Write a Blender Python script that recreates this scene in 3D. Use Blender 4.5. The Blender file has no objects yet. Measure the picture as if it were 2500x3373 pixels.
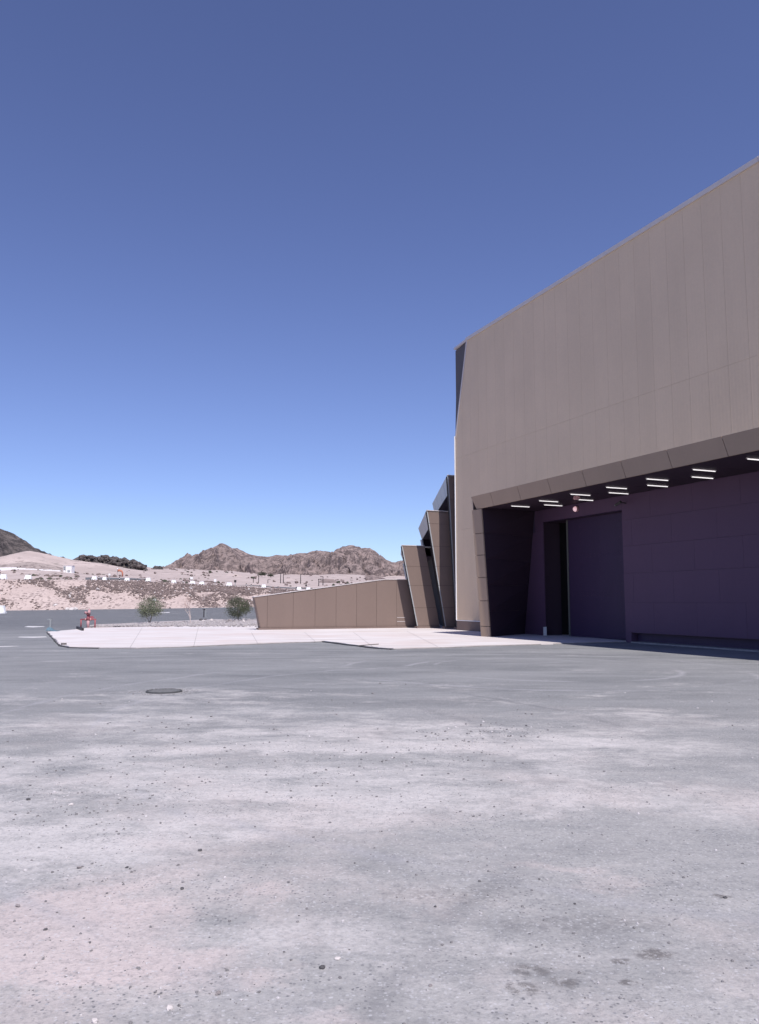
import bpy, bmesh, math, random
from mathutils import Vector, noise, Matrix
R = math.radians
sc = bpy.context.scene
C = sc.collection

# ------------------------------------------------------------------ camera, sky, sun, exposure
EYE = 1.68
FPX = 2632.0                      # focal length in pixels of the 2500 x 3373 photograph
HORIZON = 1978.0
PITCH = math.atan((HORIZON - 1686.5) / FPX)
cam_d = bpy.data.cameras.new('camera')
cam = bpy.data.objects.new('camera', cam_d); C.objects.link(cam)
cam.location = (0, 0, EYE); cam.rotation_euler = (R(90) + PITCH, 0, 0)
cam_d.sensor_width = 36; cam_d.lens = FPX / 3373 * 36
cam_d.clip_start = 0.1; cam_d.clip_end = 12000
sc.camera = cam

SUN_EL = R(55); SUN_AZ = R(21.8)  # the light travels away from the camera and to the left
w = bpy.data.worlds.new('World'); sc.world = w; w.use_nodes = True
nt = w.node_tree
bgn = nt.nodes['Background']
sky = nt.nodes.new('ShaderNodeTexSky'); sky.sky_type = 'NISHITA'; sky.sun_disc = False
sky.sun_elevation = SUN_EL; sky.sun_rotation = math.pi - SUN_AZ
sky.altitude = 2000; sky.air_density = 1.0; sky.dust_density = 1.4; sky.ozone_density = 7.0
gam = nt.nodes.new('ShaderNodeHueSaturation'); gam.inputs['Hue'].default_value = 0.517; gam.inputs['Saturation'].default_value = 0.95
nt.links.new(sky.outputs[0], gam.inputs['Color'])
nt.links.new(gam.outputs[0], bgn.inputs['Color'])
bgn.inputs['Strength'].default_value = 0.145

sun_d = bpy.data.lights.new('sun', 'SUN'); sun_d.energy = 4.8; sun_d.angle = R(0.5); sun_d.color = (1.0, 0.95, 0.885)
sun = bpy.data.objects.new('sun', sun_d); C.objects.link(sun)
Lv = Vector((-math.sin(SUN_AZ) * math.cos(SUN_EL), math.cos(SUN_AZ) * math.cos(SUN_EL), -math.sin(SUN_EL)))
sun.rotation_euler = Lv.to_track_quat('-Z', 'Y').to_euler(); sun.location = (20, -20, 60)

vs = sc.view_settings
vs.view_transform = 'Standard'; vs.look = 'None'; vs.exposure = 0.0; vs.gamma = 1.0; vs.use_curve_mapping = False

# ------------------------------------------------------------------ measuring helpers
cp, sp = math.cos(PITCH), math.sin(PITCH)
def ray(u, v):
    zc = 1686.5 - v
    y = FPX * cp - zc * sp
    return (u - 1250) / y, (FPX * sp + zc * cp) / y
def G(u, v, z=0.0):
    rx, rz = ray(u, v); y = (z - EYE) / rz
    return Vector((rx * y, y, z))
def at(u, v, y):
    rx, rz = ray(u, v)
    return Vector((rx * y, y, EYE + rz * y))

PADZ = 0.05
ang = math.atan(1110 / 2648)
DV = Vector((-math.sin(ang), math.cos(ang), 0))     # along the facade, away from the camera
NV = Vector((math.cos(ang), math.sin(ang), 0))      # into the building
A0 = G(1504, 2075, PADZ); A0.z = 0
def B(s, q, z): return A0 - DV * s + NV * q + Vector((0, 0, z))
def onF(u, v, q):                                   # (s, z) on the plane at depth q behind the facade
    rx, rz = ray(u, v)
    y = (A0.dot(NV) + q) / (NV.x * rx + NV.y)
    P = Vector((rx * y, y, 0)) - A0
    return -P.dot(DV), EYE + rz * y
def onT(u, v, t):                                   # (q, z) on the cross plane t beyond the corner
    rx, rz = ray(u, v)
    y = (A0.dot(DV) + t) / (DV.x * rx + DV.y)
    P = Vector((rx * y, y, 0)) - A0
    return P.dot(NV), EYE + rz * y
def interp(x, pts):
    if x <= pts[0][0]: return pts[0][1]
    for (a, b), (c, d) in zip(pts, pts[1:]):
        if x <= c: return b + (d - b) * (x - a) / (c - a)
    return pts[-1][1]

# ------------------------------------------------------------------ materials
def lin(r, g, b):
    f = lambda c: c / 12.92 if c <= 0.04045 else ((c + 0.055) / 1.055) ** 2.4
    return (f(r / 255), f(g / 255), f(b / 255), 1)
class NT:
    def __init__(s, name, rough=0.85, spec=0.3):
        s.m = bpy.data.materials.new(name); s.m.use_nodes = True
        s.t = s.m.node_tree; s.n = s.t.nodes; s.l = s.t.links
        s.b = s.n['Principled BSDF']; s.b.inputs['Roughness'].default_value = rough
        s.b.inputs['Specular IOR Level'].default_value = spec
        s.co = s.n.new('ShaderNodeTexCoord').outputs['Object']
    def new(s, t, **kw):
        x = s.n.new(t)
        for k, v in kw.items():
            if k in x.inputs: x.inputs[k].default_value = v
            else: setattr(x, k, v)
        return x
    def geo(s): s.co = s.n.new('ShaderNodeNewGeometry').outputs['Position']; return s
    def mapped(s, scale=(1, 1, 1), rot=(0, 0, 0), loc=(0, 0, 0), src=None):
        m = s.new('ShaderNodeMapping'); m.inputs['Scale'].default_value = scale
        m.inputs['Rotation'].default_value = rot; m.inputs['Location'].default_value = loc
        s.l.new(src or s.co, m.inputs['Vector']); return m.outputs[0]
    def noise(s, scale, detail=6, rough=0.6, vec=None, dist=0.0):
        x = s.new('ShaderNodeTexNoise', Scale=scale, Detail=detail, Roughness=rough, Distortion=dist)
        s.l.new(vec or s.co, x.inputs['Vector']); return x.outputs['Fac']
    def ramp(s, fac, a, b, lo=0.0, hi=1.0, smooth=True):
        x = s.new('ShaderNodeMapRange', interpolation_type='SMOOTHSTEP' if smooth else 'LINEAR')
        x.inputs['From Min'].default_value = a; x.inputs['From Max'].default_value = b
        x.inputs['To Min'].default_value = lo; x.inputs['To Max'].default_value = hi
        s.l.new(fac, x.inputs['Value']); return x.outputs[0]
    def mix(s, fac, a, b, mode='MIX'):
        x = s.new('ShaderNodeMix', data_type='RGBA', blend_type=mode)
        for sock, val in ((x.inputs[0], fac), (x.inputs[6], a), (x.inputs[7], b)):
            if isinstance(val, (tuple, float, int)): sock.default_value = val
            else: s.l.new(val, sock)
        return x.outputs[2]
    def math(s, op, a, b=None, c=None):
        x = s.new('ShaderNodeMath', operation=op)
        for i, val in enumerate((a, b, c)):
            if val is None: continue
            if isinstance(val, (int, float)): x.inputs[i].default_value = val
            else: s.l.new(val, x.inputs[i])
        return x.outputs[0]
    def bump(s, h, strength=0.3, dist=0.01):
        x = s.new('ShaderNodeBump'); x.inputs['Strength'].default_value = strength; x.inputs['Distance'].default_value = dist
        s.l.new(h, x.inputs['Height']); s.l.new(x.outputs[0], s.b.inputs['Normal'])
    def color(s, c):
        if isinstance(c, tuple): s.b.inputs['Base Color'].default_value = c
        else: s.l.new(c, s.b.inputs['Base Color'])
        return s.m

def simple(name, col, rough=0.7, var=0.12, scale=3.0, metal=0.0):
    s = NT(name, rough); s.geo()
    n = s.noise(scale, 5)
    dark = tuple(c * (1 - var) for c in col[:3]) + (1,); lite = tuple(min(1, c * (1 + var)) for c in col[:3]) + (1,)
    s.b.inputs['Metallic'].default_value = metal
    return s.color(s.mix(n, dark, lite))

M = {}
# --- asphalt yard: worn grey tarmac with drifted dust, pinkish sand, tyre arcs, oil spots
def asphalt():
    s = NT('dusty_asphalt', 0.93, 0.15); s.geo()
    pos = s.new('ShaderNodeSeparateXYZ'); s.l.new(s.co, pos.inputs[0]); X, Y = pos.outputs[0], pos.outputs[1]
    warp = s.noise(0.9, 7, 0.68); warp2 = s.noise(1.1, 7, 0.68, s.mapped((1, 1, 1), (0, 0, 0), (17, 3, 0)))
    big = s.noise(0.16, 6, 0.6)
    streak = s.noise(0.55, 8, 0.68, s.mapped((0.35, 1.3, 1), (0, 0, R(-12))))
    mid = s.noise(1.9, 8, 0.72, s.mapped((0.6, 1.0, 1), (0, 0, R(18))))
    fine = s.noise(14, 7, 0.8); grit2 = s.noise(38, 4, 0.75); grit = s.noise(110, 3, 0.75)
    wx = s.math('ADD', X, s.ramp(warp, 0.25, 0.75, -1.0, 1.0, False))
    wy = s.math('ADD', Y, s.ramp(warp2, 0.25, 0.75, -1.0, 1.0, False))
    def blob(u, v, ax, ay, amp, sharp=0.0, k=1.0):
        c = G(u, v)
        xx = s.math('ADD', s.math('MULTIPLY', s.math('SUBTRACT', wx, X), k), X); yy = s.math('ADD', s.math('MULTIPLY', s.math('SUBTRACT', wy, Y), k), Y)
        ex = s.math('DIVIDE', s.math('SUBTRACT', xx, c.x), ax); ey = s.math('DIVIDE', s.math('SUBTRACT', yy, c.y), ay)
        r2 = s.math('ADD', s.math('MULTIPLY', ex, ex), s.math('MULTIPLY', ey, ey))
        return s.ramp(r2, sharp, 1.0, amp, 0.0)
    def total(lst, **kw):
        acc = None
        for b in lst:
            k = blob(*b, **kw); acc = k if acc is None else s.math('ADD', acc, k)
        return acc
    dust = total([(1350, 2470, 3.6, 2.2, 0.75), (900, 2560, 3.0, 1.9, 0.6), (350, 2520, 3.4, 2.2, 0.65), (1850, 2430, 2.6, 1.4, 0.5),
                  (700, 2360, 3.2, 2.6, 0.45), (550, 2285, 1.8, 1.6, 0.55), (1050, 2650, 1.9, 1.1, 0.5), (1800, 2610, 1.0, 0.6, 0.5),
                  (2080, 2630, 1.1, 0.6, 0.5), (200, 2720, 2.2, 1.2, 0.55), (1500, 3130, 1.2, 0.7, 0.35), (80, 2640, 1.8, 1.3, 0.4),
                  (150, 2870, 1.3, 0.8, 0.35), (1450, 2560, 1.6, 0.9, 0.4)], k=0.9)
    sand = total([(230, 3080, 0.95, 0.75, 0.8), (480, 3180, 0.8, 0.45, 0.6), (330, 2930, 0.7, 0.7, 0.6), (830, 2935, 0.42, 0.2, 0.65),
                  (1830, 2860, 0.55, 0.22, 0.5), (2060, 2915, 0.42, 0.25, 0.5), (80, 3200, 0.7, 0.5, 0.6), (1100, 3360, 0.28, 0.18, 0.5), (900, 3240, 0.3, 0.2, 0.4)], k=0.35)
    oil = total([(1710, 3250, 0.09, 0.07, 0.9), (1745, 3190, 0.12, 0.08, 0.7), (1840, 3230, 0.1, 0.07, 0.8), (2165, 3150, 0.14, 0.09, 0.9),
                 (2040, 3170, 0.07, 0.045, 0.9), (2078, 3238, 0.055, 0.035, 1.0), (2385, 2957, 0.07, 0.04, 1.0), (1480, 2945, 0.6, 0.2, 0.3), (1900, 3040, 0.7, 0.16, 0.25)], k=0.06)
    base = s.mix(s.ramp(streak, 0.34, 0.68), (0.175, 0.18, 0.19, 1), (0.275, 0.278, 0.288, 1))
    base = s.mix(s.ramp(big, 0.42, 0.62, 0, 0.5), base, (0.30, 0.30, 0.31, 1))
    base = s.mix(s.ramp(Y, 34.0, 56.0, 0.0, 0.8), base, (0.118, 0.123, 0.135, 1))     # the road beyond is newer, darker tarmac
    near = s.ramp(Y, 3.0, 17.0, 1.0, 0.0)                      # the part of the yard nearest the camera lies under a film of dust
    base = s.mix(s.math('MULTIPLY', near, s.ramp(mid, 0.28, 0.70, 0.45, 1.0)), base, (0.44, 0.424, 0.422, 1))
    crisp = s.noise(1.9, 14, 0.83, s.mapped((0.62, 1.0, 1), (0, 0, R(24)), (5, 2, 0)), 0.15)
    wide = s.noise(0.55, 10, 0.68, s.mapped((0.6, 1.0, 1), (0, 0, R(22)), (4, 9, 0)), 0.3)
    bare = total([(1080, 2500, 2.6, 0.55, 0.9), (560, 2660, 1.5, 0.35, 0.9), (300, 2700, 1.0, 0.3, 0.8), (1500, 2760, 2.0, 0.45, 0.8), (1120, 2940, 0.9, 0.25, 0.9), (2000, 2760, 1.6, 0.5, 0.7),
                  (1650, 3000, 1.4, 0.3, 0.7), (1900, 2560, 1.8, 0.6, 0.6), (60, 3050, 0.35, 0.5, 0.7), (1250, 3250, 0.6, 0.3, 0.6), (150, 2450, 2.0, 0.8, 0.7)], k=0.45)
    nz = s.math('ADD', s.math('MULTIPLY', crisp, 0.55), s.math('MULTIPLY', wide, 0.45))
    fd = s.math('ADD', s.math('SUBTRACT', s.math('SUBTRACT', nz, s.math('MULTIPLY', bare, 0.11)), s.ramp(Y, 11.0, 19.0, 0.0, 0.045)), s.math('ADD', s.math('MULTIPLY', s.math('MINIMUM', dust, 0.8), 0.115), s.math('MULTIPLY', near, 0.02)))
    col = s.mix(s.ramp(fd, 0.48, 0.68, 0.0, 0.85), base, (0.645, 0.605, 0.60, 1))
    col = s.mix(s.ramp(nz, 0.47, 0.38, 0.0, 0.55), col, (0.25, 0.25, 0.26, 1))
    col = s.mix(s.math('MULTIPLY', near, s.ramp(s.noise(0.45, 8, 0.7, s.mapped((1, 1, 1), (0, 0, R(30)), (11, 5, 0))), 0.48, 0.66, 0.0, 0.5)), col, (0.60, 0.525, 0.51, 1))
    fs_ = s.math('ADD', s.math('MULTIPLY', sand, 0.85), s.ramp(crisp, 0.3, 0.7, -0.28, 0.28, False))
    col = s.mix(s.ramp(fs_, 0.10, 0.90, 0.0, 0.65), col, (0.66, 0.555, 0.54, 1))
    col = s.mix(s.math('MINIMUM', s.math('MULTIPLY', oil, s.ramp(fine, 0.40, 0.58)), 0.75), col, (0.13, 0.115, 0.11, 1))
    def ring(cu, cv, rad, wdt, amp):                            # tyre marks: arcs about a turning centre
        c = G(cu, cv)
        dx = s.math('SUBTRACT', X, c.x); dy = s.math('SUBTRACT', Y, c.y)
        rr = s.math('SQRT', s.math('ADD', s.math('MULTIPLY', dx, dx), s.math('MULTIPLY', dy, dy)))
        k = s.math('ABSOLUTE', s.math('SUBTRACT', s.math('ADD', rr, s.ramp(big, 0.3, 0.7, -0.25, 0.25)), rad))
        return s.math('MULTIPLY', s.ramp(k, 0.0, wdt, amp, 0.0), s.ramp(s.noise(0.4, 4, 0.6, s.mapped((1, 1, 1), (0, 0, 0), (rad, 0, 0))), 0.40, 0.62))
    lite = s.math('ADD', s.math('ADD', ring(1780, 2200, 3.4, 0.14, 0.6), ring(1780, 2200, 5.0, 0.16, 0.5)),
                  s.math('ADD', s.math('ADD', ring(1700, 2190, 2.1, 0.11, 0.4), s.math('ADD', ring(2300, 2330, 9.0, 0.12, 0.45), ring(2300, 2330, 10.7, 0.12, 0.45))), ring(300, 2060, 26.0, 0.28, 0.45)))
    drk = s.math('ADD', s.math('ADD', ring(2100, 2900, 19.2, 0.2, 0.5), ring(2100, 2900, 21.0, 0.24, 0.55)),
                 s.math('ADD', ring(300, 3100, 22.5, 0.3, 0.55), s.math('ADD', ring(300, 3100, 20.6, 0.3, 0.5), s.math('ADD', ring(-900, 2500, 8.6, 0.14, 0.4), ring(-900, 2500, 10.3, 0.14, 0.4)))))
    col = s.mix(lite, col, (0.42, 0.41, 0.44, 1)); col = s.mix(drk, col, (0.12, 0.125, 0.14, 1))
    # aggregate: dark and pale chips, denser where the tarmac shows through
    chip = s.new('ShaderNodeTexVoronoi', Scale=54.0, feature='F1'); s.l.new(s.co, chip.inputs['Vector'])
    cs = s.new('ShaderNodeSeparateColor'); s.l.new(chip.outputs['Color'], cs.inputs[0])
    inside = s.ramp(chip.outputs['Distance'], 0.50, 0.30)
    col = s.mix(s.math('MULTIPLY', s.math('MULTIPLY', inside, s.ramp(cs.outputs[0], 0.72, 0.86)), s.ramp(s.noise(1.3, 6, 0.7, s.mapped((1, 1, 1), (0, 0, 0), (2, 40, 0))), 0.44, 0.62, 0.08, 0.85)), col, (0.15, 0.15, 0.165, 1))
    col = s.mix(s.math('MULTIPLY', s.math('MULTIPLY', inside, s.ramp(cs.outputs[1], 0.76, 0.88)), 0.5), col, (0.62, 0.61, 0.64, 1))
    col = s.mix(s.ramp(fine, 0.46, 0.68, 0.0, 0.40), col, (0.19, 0.19, 0.205, 1))
    col = s.mix(s.ramp(grit2, 0.48, 0.72, 0.0, 0.42), col, (0.15, 0.15, 0.165, 1))
    col = s.mix(s.ramp(grit2, 0.46, 0.28, 0.0, 0.30), col, (0.62, 0.61, 0.64, 1))
    h = s.math('ADD', s.math('MULTIPLY', grit, 0.6), s.math('ADD', s.math('MULTIPLY', grit2, 1.4), s.math('MULTIPLY', fine, 2.2)))
    s.bump(h, 0.5, 0.011)
    return s.color(col)
M['asphalt'] = asphalt()

def concrete():
    s = NT('pale_concrete', 0.9, 0.2); s.geo()
    a = s.noise(0.25, 5); b = s.noise(0.8, 6, 0.6, s.mapped((0.35, 1.6, 1), (0, 0, R(-8)))); g = s.noise(22, 5, 0.7)
    col = s.mix(s.ramp(b, 0.35, 0.65), (0.60, 0.545, 0.54, 1), (0.71, 0.67, 0.68, 1))
    col = s.mix(s.ramp(a, 0.45, 0.65, 0, 0.55), col, (0.60, 0.505, 0.485, 1))
    tr = s.noise(0.6, 6, 0.6, s.mapped((0.12, 2.6, 1), (0, 0, R(6))))
    col = s.mix(s.ramp(tr, 0.56, 0.70, 0, 0.35), col, (0.40, 0.38, 0.375, 1))
    col = s.mix(s.ramp(g, 0.58, 0.74, 0, 0.35), col, (0.42, 0.39, 0.40, 1))
    s.bump(g, 0.3, 0.01)
    return s.color(col)
M['concrete'] = concrete()
M['slab_edge'] = simple('dirty_slab_edge', (0.30, 0.28, 0.28), 0.9, 0.5, 6)
M['bitumen'] = simple('black_joint_filler', (0.085, 0.08, 0.08), 0.9, 0.5, 8)

def sandmat(name, c1, c2, rock, amt0, amt1, scale=0.08, slope=True, grass=None):
    s = NT(name, 0.95, 0.1); s.geo()
    n1 = s.noise(scale, 7, 0.62); n2 = s.noise(scale * 6, 6, 0.65); n3 = s.noise(scale * 25, 5, 0.7)
    col = s.mix(s.ramp(n1, 0.35, 0.65), c1, c2)
    f = s.ramp(s.math('ADD', s.math('MULTIPLY', n2, 0.6), s.math('MULTIPLY', n1, 0.4)), amt0, amt1)
    if slope:
        g = s.n.new('ShaderNodeNewGeometry'); sx = s.new('ShaderNodeSeparateXYZ'); s.l.new(g.outputs['True Normal'], sx.inputs[0])
        f = s.math('MAXIMUM', f, s.math('MULTIPLY', s.ramp(sx.outputs[2], 0.80, 0.60), s.ramp(n2, 0.35, 0.55)))
    rk = s.mix(s.ramp(n3, 0.35, 0.65), tuple(x * 0.62 for x in rock[:3]) + (1,), tuple(min(1, x * 1.35) for x in rock[:3]) + (1,))
    col = s.mix(f, col, rk)
    if grass: col = s.mix(s.ramp(s.noise(scale * 3, 6, 0.65, s.mapped((1, 1, 1), (0, 0, 0), (31, 7, 0))), 0.55, 0.68, 0, 0.75), col, grass)
    s.bump(s.math('ADD', n2, n3), 0.5, 0.6 / (scale * 60))
    return s.color(col)
M['sand'] = sandmat('pale_pink_sand', (0.43, 0.355, 0.335, 1), (0.53, 0.44, 0.415, 1), (0.26, 0.21, 0.20), 0.54, 0.66, 0.05, False, (0.24, 0.21, 0.195, 1))
M['scree'] = sandmat('grey_scree', (0.33, 0.275, 0.26, 1), (0.42, 0.35, 0.33, 1), (0.19, 0.155, 0.15), 0.47, 0.6, 0.09, False)
M['berm'] = sandmat('berm_sand', (0.45, 0.36, 0.335, 1), (0.54, 0.44, 0.41, 1), (0.25, 0.195, 0.185), 0.51, 0.60, 0.4, False)
M['mountain'] = sandmat('brown_mountain_rock', (0.235, 0.185, 0.175, 1), (0.33, 0.255, 0.24, 1), (0.125, 0.098, 0.096), 0.46, 0.58, 0.03, True)
M['dark_rock'] = sandmat('dark_hill_rock', (0.12, 0.103, 0.10, 1), (0.175, 0.146, 0.14, 1), (0.065, 0.057, 0.058), 0.42, 0.56, 0.04, True)
M['rubble'] = simple('brown_rubble', (0.185, 0.142, 0.135), 0.95, 0.5, 0.9)
M['grey_rubble'] = simple('grey_rubble', (0.36, 0.33, 0.335), 0.9, 0.5, 3)
M['gravel'] = sandmat('grey_gravel', (0.42, 0.38, 0.385, 1), (0.52, 0.46, 0.46, 1), (0.25, 0.23, 0.235), 0.50, 0.6, 1.2, False)
M['pebble'] = simple('mixed_pebbles', (0.20, 0.19, 0.195), 0.9, 0.7, 9)
M['chip'] = simple('pale_chips', (0.50, 0.47, 0.48), 0.9, 0.25, 9)
M['white_stone'] = simple('pale_stone', (0.58, 0.53, 0.52), 0.9, 0.2, 4)

def panelmat(name, c, rib=0.0, var=0.06, rough=0.6, spec=0.3):
    s = NT(name, rough, spec); s.geo()
    n = s.noise(0.25, 4); n2 = s.noise(9, 5, 0.7); n3 = s.noise(0.9, 5, 0.6, s.mapped((1, 1, 0.18)))
    f = s.math('ADD', s.math('MULTIPLY', n, 0.4), s.math('ADD', s.math('MULTIPLY', n2, 0.3), s.math('MULTIPLY', n3, 0.3)))
    oi = s.n.new('ShaderNodeObjectInfo')
    f = s.math('ADD', f, s.math('MULTIPLY', s.math('SUBTRACT', oi.outputs['Random'], 0.5), 0.045))
    col = s.mix(s.ramp(f, 0.32, 0.68), tuple(x * (1 - var) for x in c) + (1,), tuple(x * (1 + var) for x in c) + (1,))
    if rib:
        sep = s.new('ShaderNodeVectorMath', operation='DOT_PRODUCT'); s.l.new(s.co, sep.inputs[0]); sep.inputs[1].default_value = DV
        wv = s.math('SINE', s.math('MULTIPLY', sep.outputs['Value'], 2 * math.pi / 0.15))
        s.bump(wv, rib, 0.006)
    else:
        s.bump(n2, 0.12, 0.004)
    return s.color(col)
M['clad'] = panelmat('mauve_ribbed_cladding', (0.665, 0.515, 0.375), 0.12)
M['brown'] = panelmat('brown_facade_board', (0.205, 0.152, 0.134))
M['bronze'] = panelmat('bronze_fascia_board', (0.34, 0.247, 0.185))
M['recess'] = panelmat('shade_tinted_wall_board', (0.105, 0.058, 0.108))  # brown boards; the purple cast of the shaded porch is put into the colour
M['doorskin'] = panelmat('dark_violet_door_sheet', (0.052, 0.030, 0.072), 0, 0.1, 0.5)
M['grey_fascia'] = panelmat('grey_metal_fascia', (0.40, 0.41, 0.43), 0, 0.06, 0.4, 0.5)
M['dark_metal'] = panelmat('charcoal_metal', (0.055, 0.05, 0.053), 0, 0.1)
M['charcoal'] = panelmat('charcoal_corner_cladding', (0.10, 0.088, 0.092), 0, 0.1)
M['coping'] = simple('pale_metal_coping', (0.58, 0.53, 0.53), 0.45, 0.08, 2)
M['back'] = simple('dark_backing', (0.03, 0.026, 0.028), 0.9, 0.1)
M['clad_back'] = simple('cladding_backing', (0.26, 0.2, 0.16), 0.9, 0.1)
M['soffit'] = panelmat('shade_dark_soffit_board', (0.042, 0.025, 0.040))  # porch and eaves shade painted in: boards darkened below their own tone
M['plinth'] = panelmat('brown_plinth', (0.19, 0.14, 0.125), 0, 0.15)
M['door_trim'] = simple('dull_door_trim', (0.13, 0.13, 0.12), 0.6, 0.1)
M['roof'] = simple('roof_membrane', (0.4, 0.38, 0.37), 0.9, 0.1)
M['steel'] = simple('grey_steel', (0.35, 0.36, 0.36), 0.5, 0.15, 3, 0.3)
M['black'] = simple('black_paint', (0.035, 0.03, 0.033), 0.6, 0.2)
M['red'] = simple('faded_red_paint', (0.33, 0.105, 0.12), 0.5, 0.3, 7)
M['pink'] = simple('sun_bleached_red_paint', (0.50, 0.285, 0.30), 0.55, 0.25, 7)
M['white'] = simple('white_plastic', (0.80, 0.79, 0.80), 0.5, 0.06, 1.5)
M['whitewall'] = simple('white_wall_paint', (0.80, 0.78, 0.79), 0.7, 0.06, 0.5)
M['glass'] = simple('grey_glass', (0.22, 0.25, 0.27), 0.15, 0.1)
M['orange'] = simple('orange_cloth', (0.48, 0.19, 0.13), 0.8, 0.2, 3)
M['iron'] = simple('cast_iron', (0.22, 0.218, 0.222), 0.8, 0.4, 25)
M['iron_dark'] = simple('dark_cast_iron', (0.085, 0.085, 0.09), 0.8, 0.4, 25)
M['bark'] = simple('grey_bark', (0.26, 0.21, 0.185), 0.95, 0.35, 14)
M['palebark'] = simple('pale_bark', (0.52, 0.44, 0.42), 0.95, 0.2, 14)
M['scrub'] = simple('dark_scrub_leaf', (0.06, 0.062, 0.045), 0.9, 0.3, 2)
M['leaf'] = simple('dusty_green_leaf', (0.10, 0.112, 0.072), 0.8, 0.35, 4)
M['leafpale'] = simple('pale_green_leaf', (0.17, 0.185, 0.125), 0.8, 0.3, 4)
M['leafdry'] = simple('dry_pink_leaf', (0.33, 0.20, 0.17), 0.85, 0.3, 4)
M['blue'] = simple('blue_sheet', (0.12, 0.19, 0.24), 0.5, 0.7, 12)
M['timber'] = simple('grey_timber', (0.16, 0.145, 0.14), 0.9, 0.3, 6)
def emit(name, col, st):
    m = bpy.data.materials.new(name); m.use_nodes = True; b = m.node_tree.nodes['Principled BSDF']
    b.inputs['Base Color'].default_value = (0.8, 0.8, 0.8, 1); b.inputs['Emission Color'].default_value = col; b.inputs['Emission Strength'].default_value = st
    return m
M['lamp'] = emit('lit_strip_tube', (1, 0.96, 0.97, 1), 1.15)

# ------------------------------------------------------------------ object helpers
def mesh(name, V, F, mat, parent=None, smooth=False):
    me = bpy.data.meshes.new(name); me.from_pydata([tuple(v) for v in V], [], F); me.update()
    if smooth: me.polygons.foreach_set('use_smooth', [True] * len(me.polygons))
    me.materials.append(M[mat] if isinstance(mat, str) else mat)
    o = bpy.data.objects.new(name, me); C.objects.link(o)
    if parent: o.parent = parent
    return o
class MB:
    def __init__(s): s.V = []; s.F = []
    def add(s, V, F):
        k = len(s.V); s.V += [Vector(v) for v in V]; s.F += [tuple(i + k for i in f) for f in F]; return s
    def hexa(s, q, off):
        off = Vector(off); q = [Vector(p) for p in q]
        n = (q[1] - q[0]).cross(q[2] - q[0])
        if n.dot(off) > 0: q = q[::-1]                  # off points away from the outer face
        k = len(q); V = q + [p + off for p in q]
        F = [tuple(range(k)), tuple(range(2 * k - 1, k - 1, -1))] + [(i, i + k, (i + 1) % k + k, (i + 1) % k) for i in range(k)]
        return s.add(V, F)
    def box(s, c, size, rz=0.0):
        x, y, z = (d / 2 for d in size); Rm = Matrix.Rotation(rz, 3, 'Z'); c = Vector(c)
        P = [Rm @ Vector((a, b, -z)) + c for a, b in ((-x, -y), (x, -y), (x, y), (-x, y))]
        return s.hexa(P, (0, 0, 2 * z))
    def tube(s, pts, rad, n=8):
        pts = [Vector(p) for p in pts]; rad = rad if isinstance(rad, (list, tuple)) else [rad] * len(pts)
        k0 = len(s.V)
        for i, p in enumerate(pts):
            t = (pts[min(i + 1, len(pts) - 1)] - pts[max(i - 1, 0)]).normalized()
            a = t.cross(Vector((0, 0, 1)) if abs(t.z) < 0.9 else Vector((1, 0, 0))).normalized(); b = t.cross(a)
            for j in range(n):
                th = 2 * math.pi * j / n; s.V.append(p + (a * math.cos(th) + b * math.sin(th)) * rad[i])
        for i in range(len(pts) - 1):
            for j in range(n):
                s.F.append((k0 + i * n + j, k0 + i * n + (j + 1) % n, k0 + (i + 1) * n + (j + 1) % n, k0 + (i + 1) * n + j))
        e = k0 + (len(pts) - 1) * n
        s.F.append(tuple(range(k0 + n - 1, k0 - 1, -1))); s.F.append(tuple(range(e, e + n)))
        return s
    def build(s, name, mat, parent=None, smooth=False):
        o = mesh(name, s.V, s.F, mat, parent, smooth)
        bm = bmesh.new(); bm.from_mesh(o.data); bmesh.ops.recalc_face_normals(bm, faces=bm.faces[:]); bm.to_mesh(o.data); bm.free()
        return o
def tag(o, label=None, cat=None, group=None, kind=None):
    for k, v in (('label', label), ('category', cat), ('group', group), ('kind', kind)):
        if v: o[k] = v
    return o
def thing(name, loc, label, cat, group=None):
    o = bpy.data.objects.new(name, None); C.objects.link(o); o.location = loc; o.empty_display_size = 0.2
    return tag(o, label, cat, group)
def slab(name, q, off, mat, parent=None): return MB().hexa(q, off).build(name, mat, parent)
def adopt(root):                       # parts were written in world coordinates: keep them there
    bpy.context.view_layer.update()
    inv = root.matrix_world.inverted()
    for ch in root.children: ch.matrix_parent_inverse = inv.copy()
rng = random.Random(7)
def rock_shape(r, rnd, sub=1, flat=0.65):
    bm = bmesh.new(); bmesh.ops.create_icosphere(bm, subdivisions=sub, radius=1)
    sx, sy, sz = rnd.uniform(.7, 1.2), rnd.uniform(.7, 1.2), rnd.uniform(.5, .9) * flat / .65
    off = Vector((rnd.uniform(-50, 50), rnd.uniform(-50, 50), rnd.uniform(-50, 50)))
    for v in bm.verts:
        k = 1 + 0.42 * noise.noise(v.co * 1.3 + off) + rnd.uniform(-.12, .12)
        v.co = Vector((v.co.x * sx, v.co.y * sy, v.co.z * sz)) * k * r
    Rm = Matrix.Rotation(rnd.uniform(0, 6.28), 3, 'Z') @ Matrix.Rotation(rnd.uniform(-.4, .4), 3, 'X')
    V = [Rm @ v.co for v in bm.verts]; F = [tuple(v.index for v in f.verts) for f in bm.faces]; bm.free()
    return V, F
ROCKS = [rock_shape(1, random.Random(i), 1) for i in range(14)]
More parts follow.
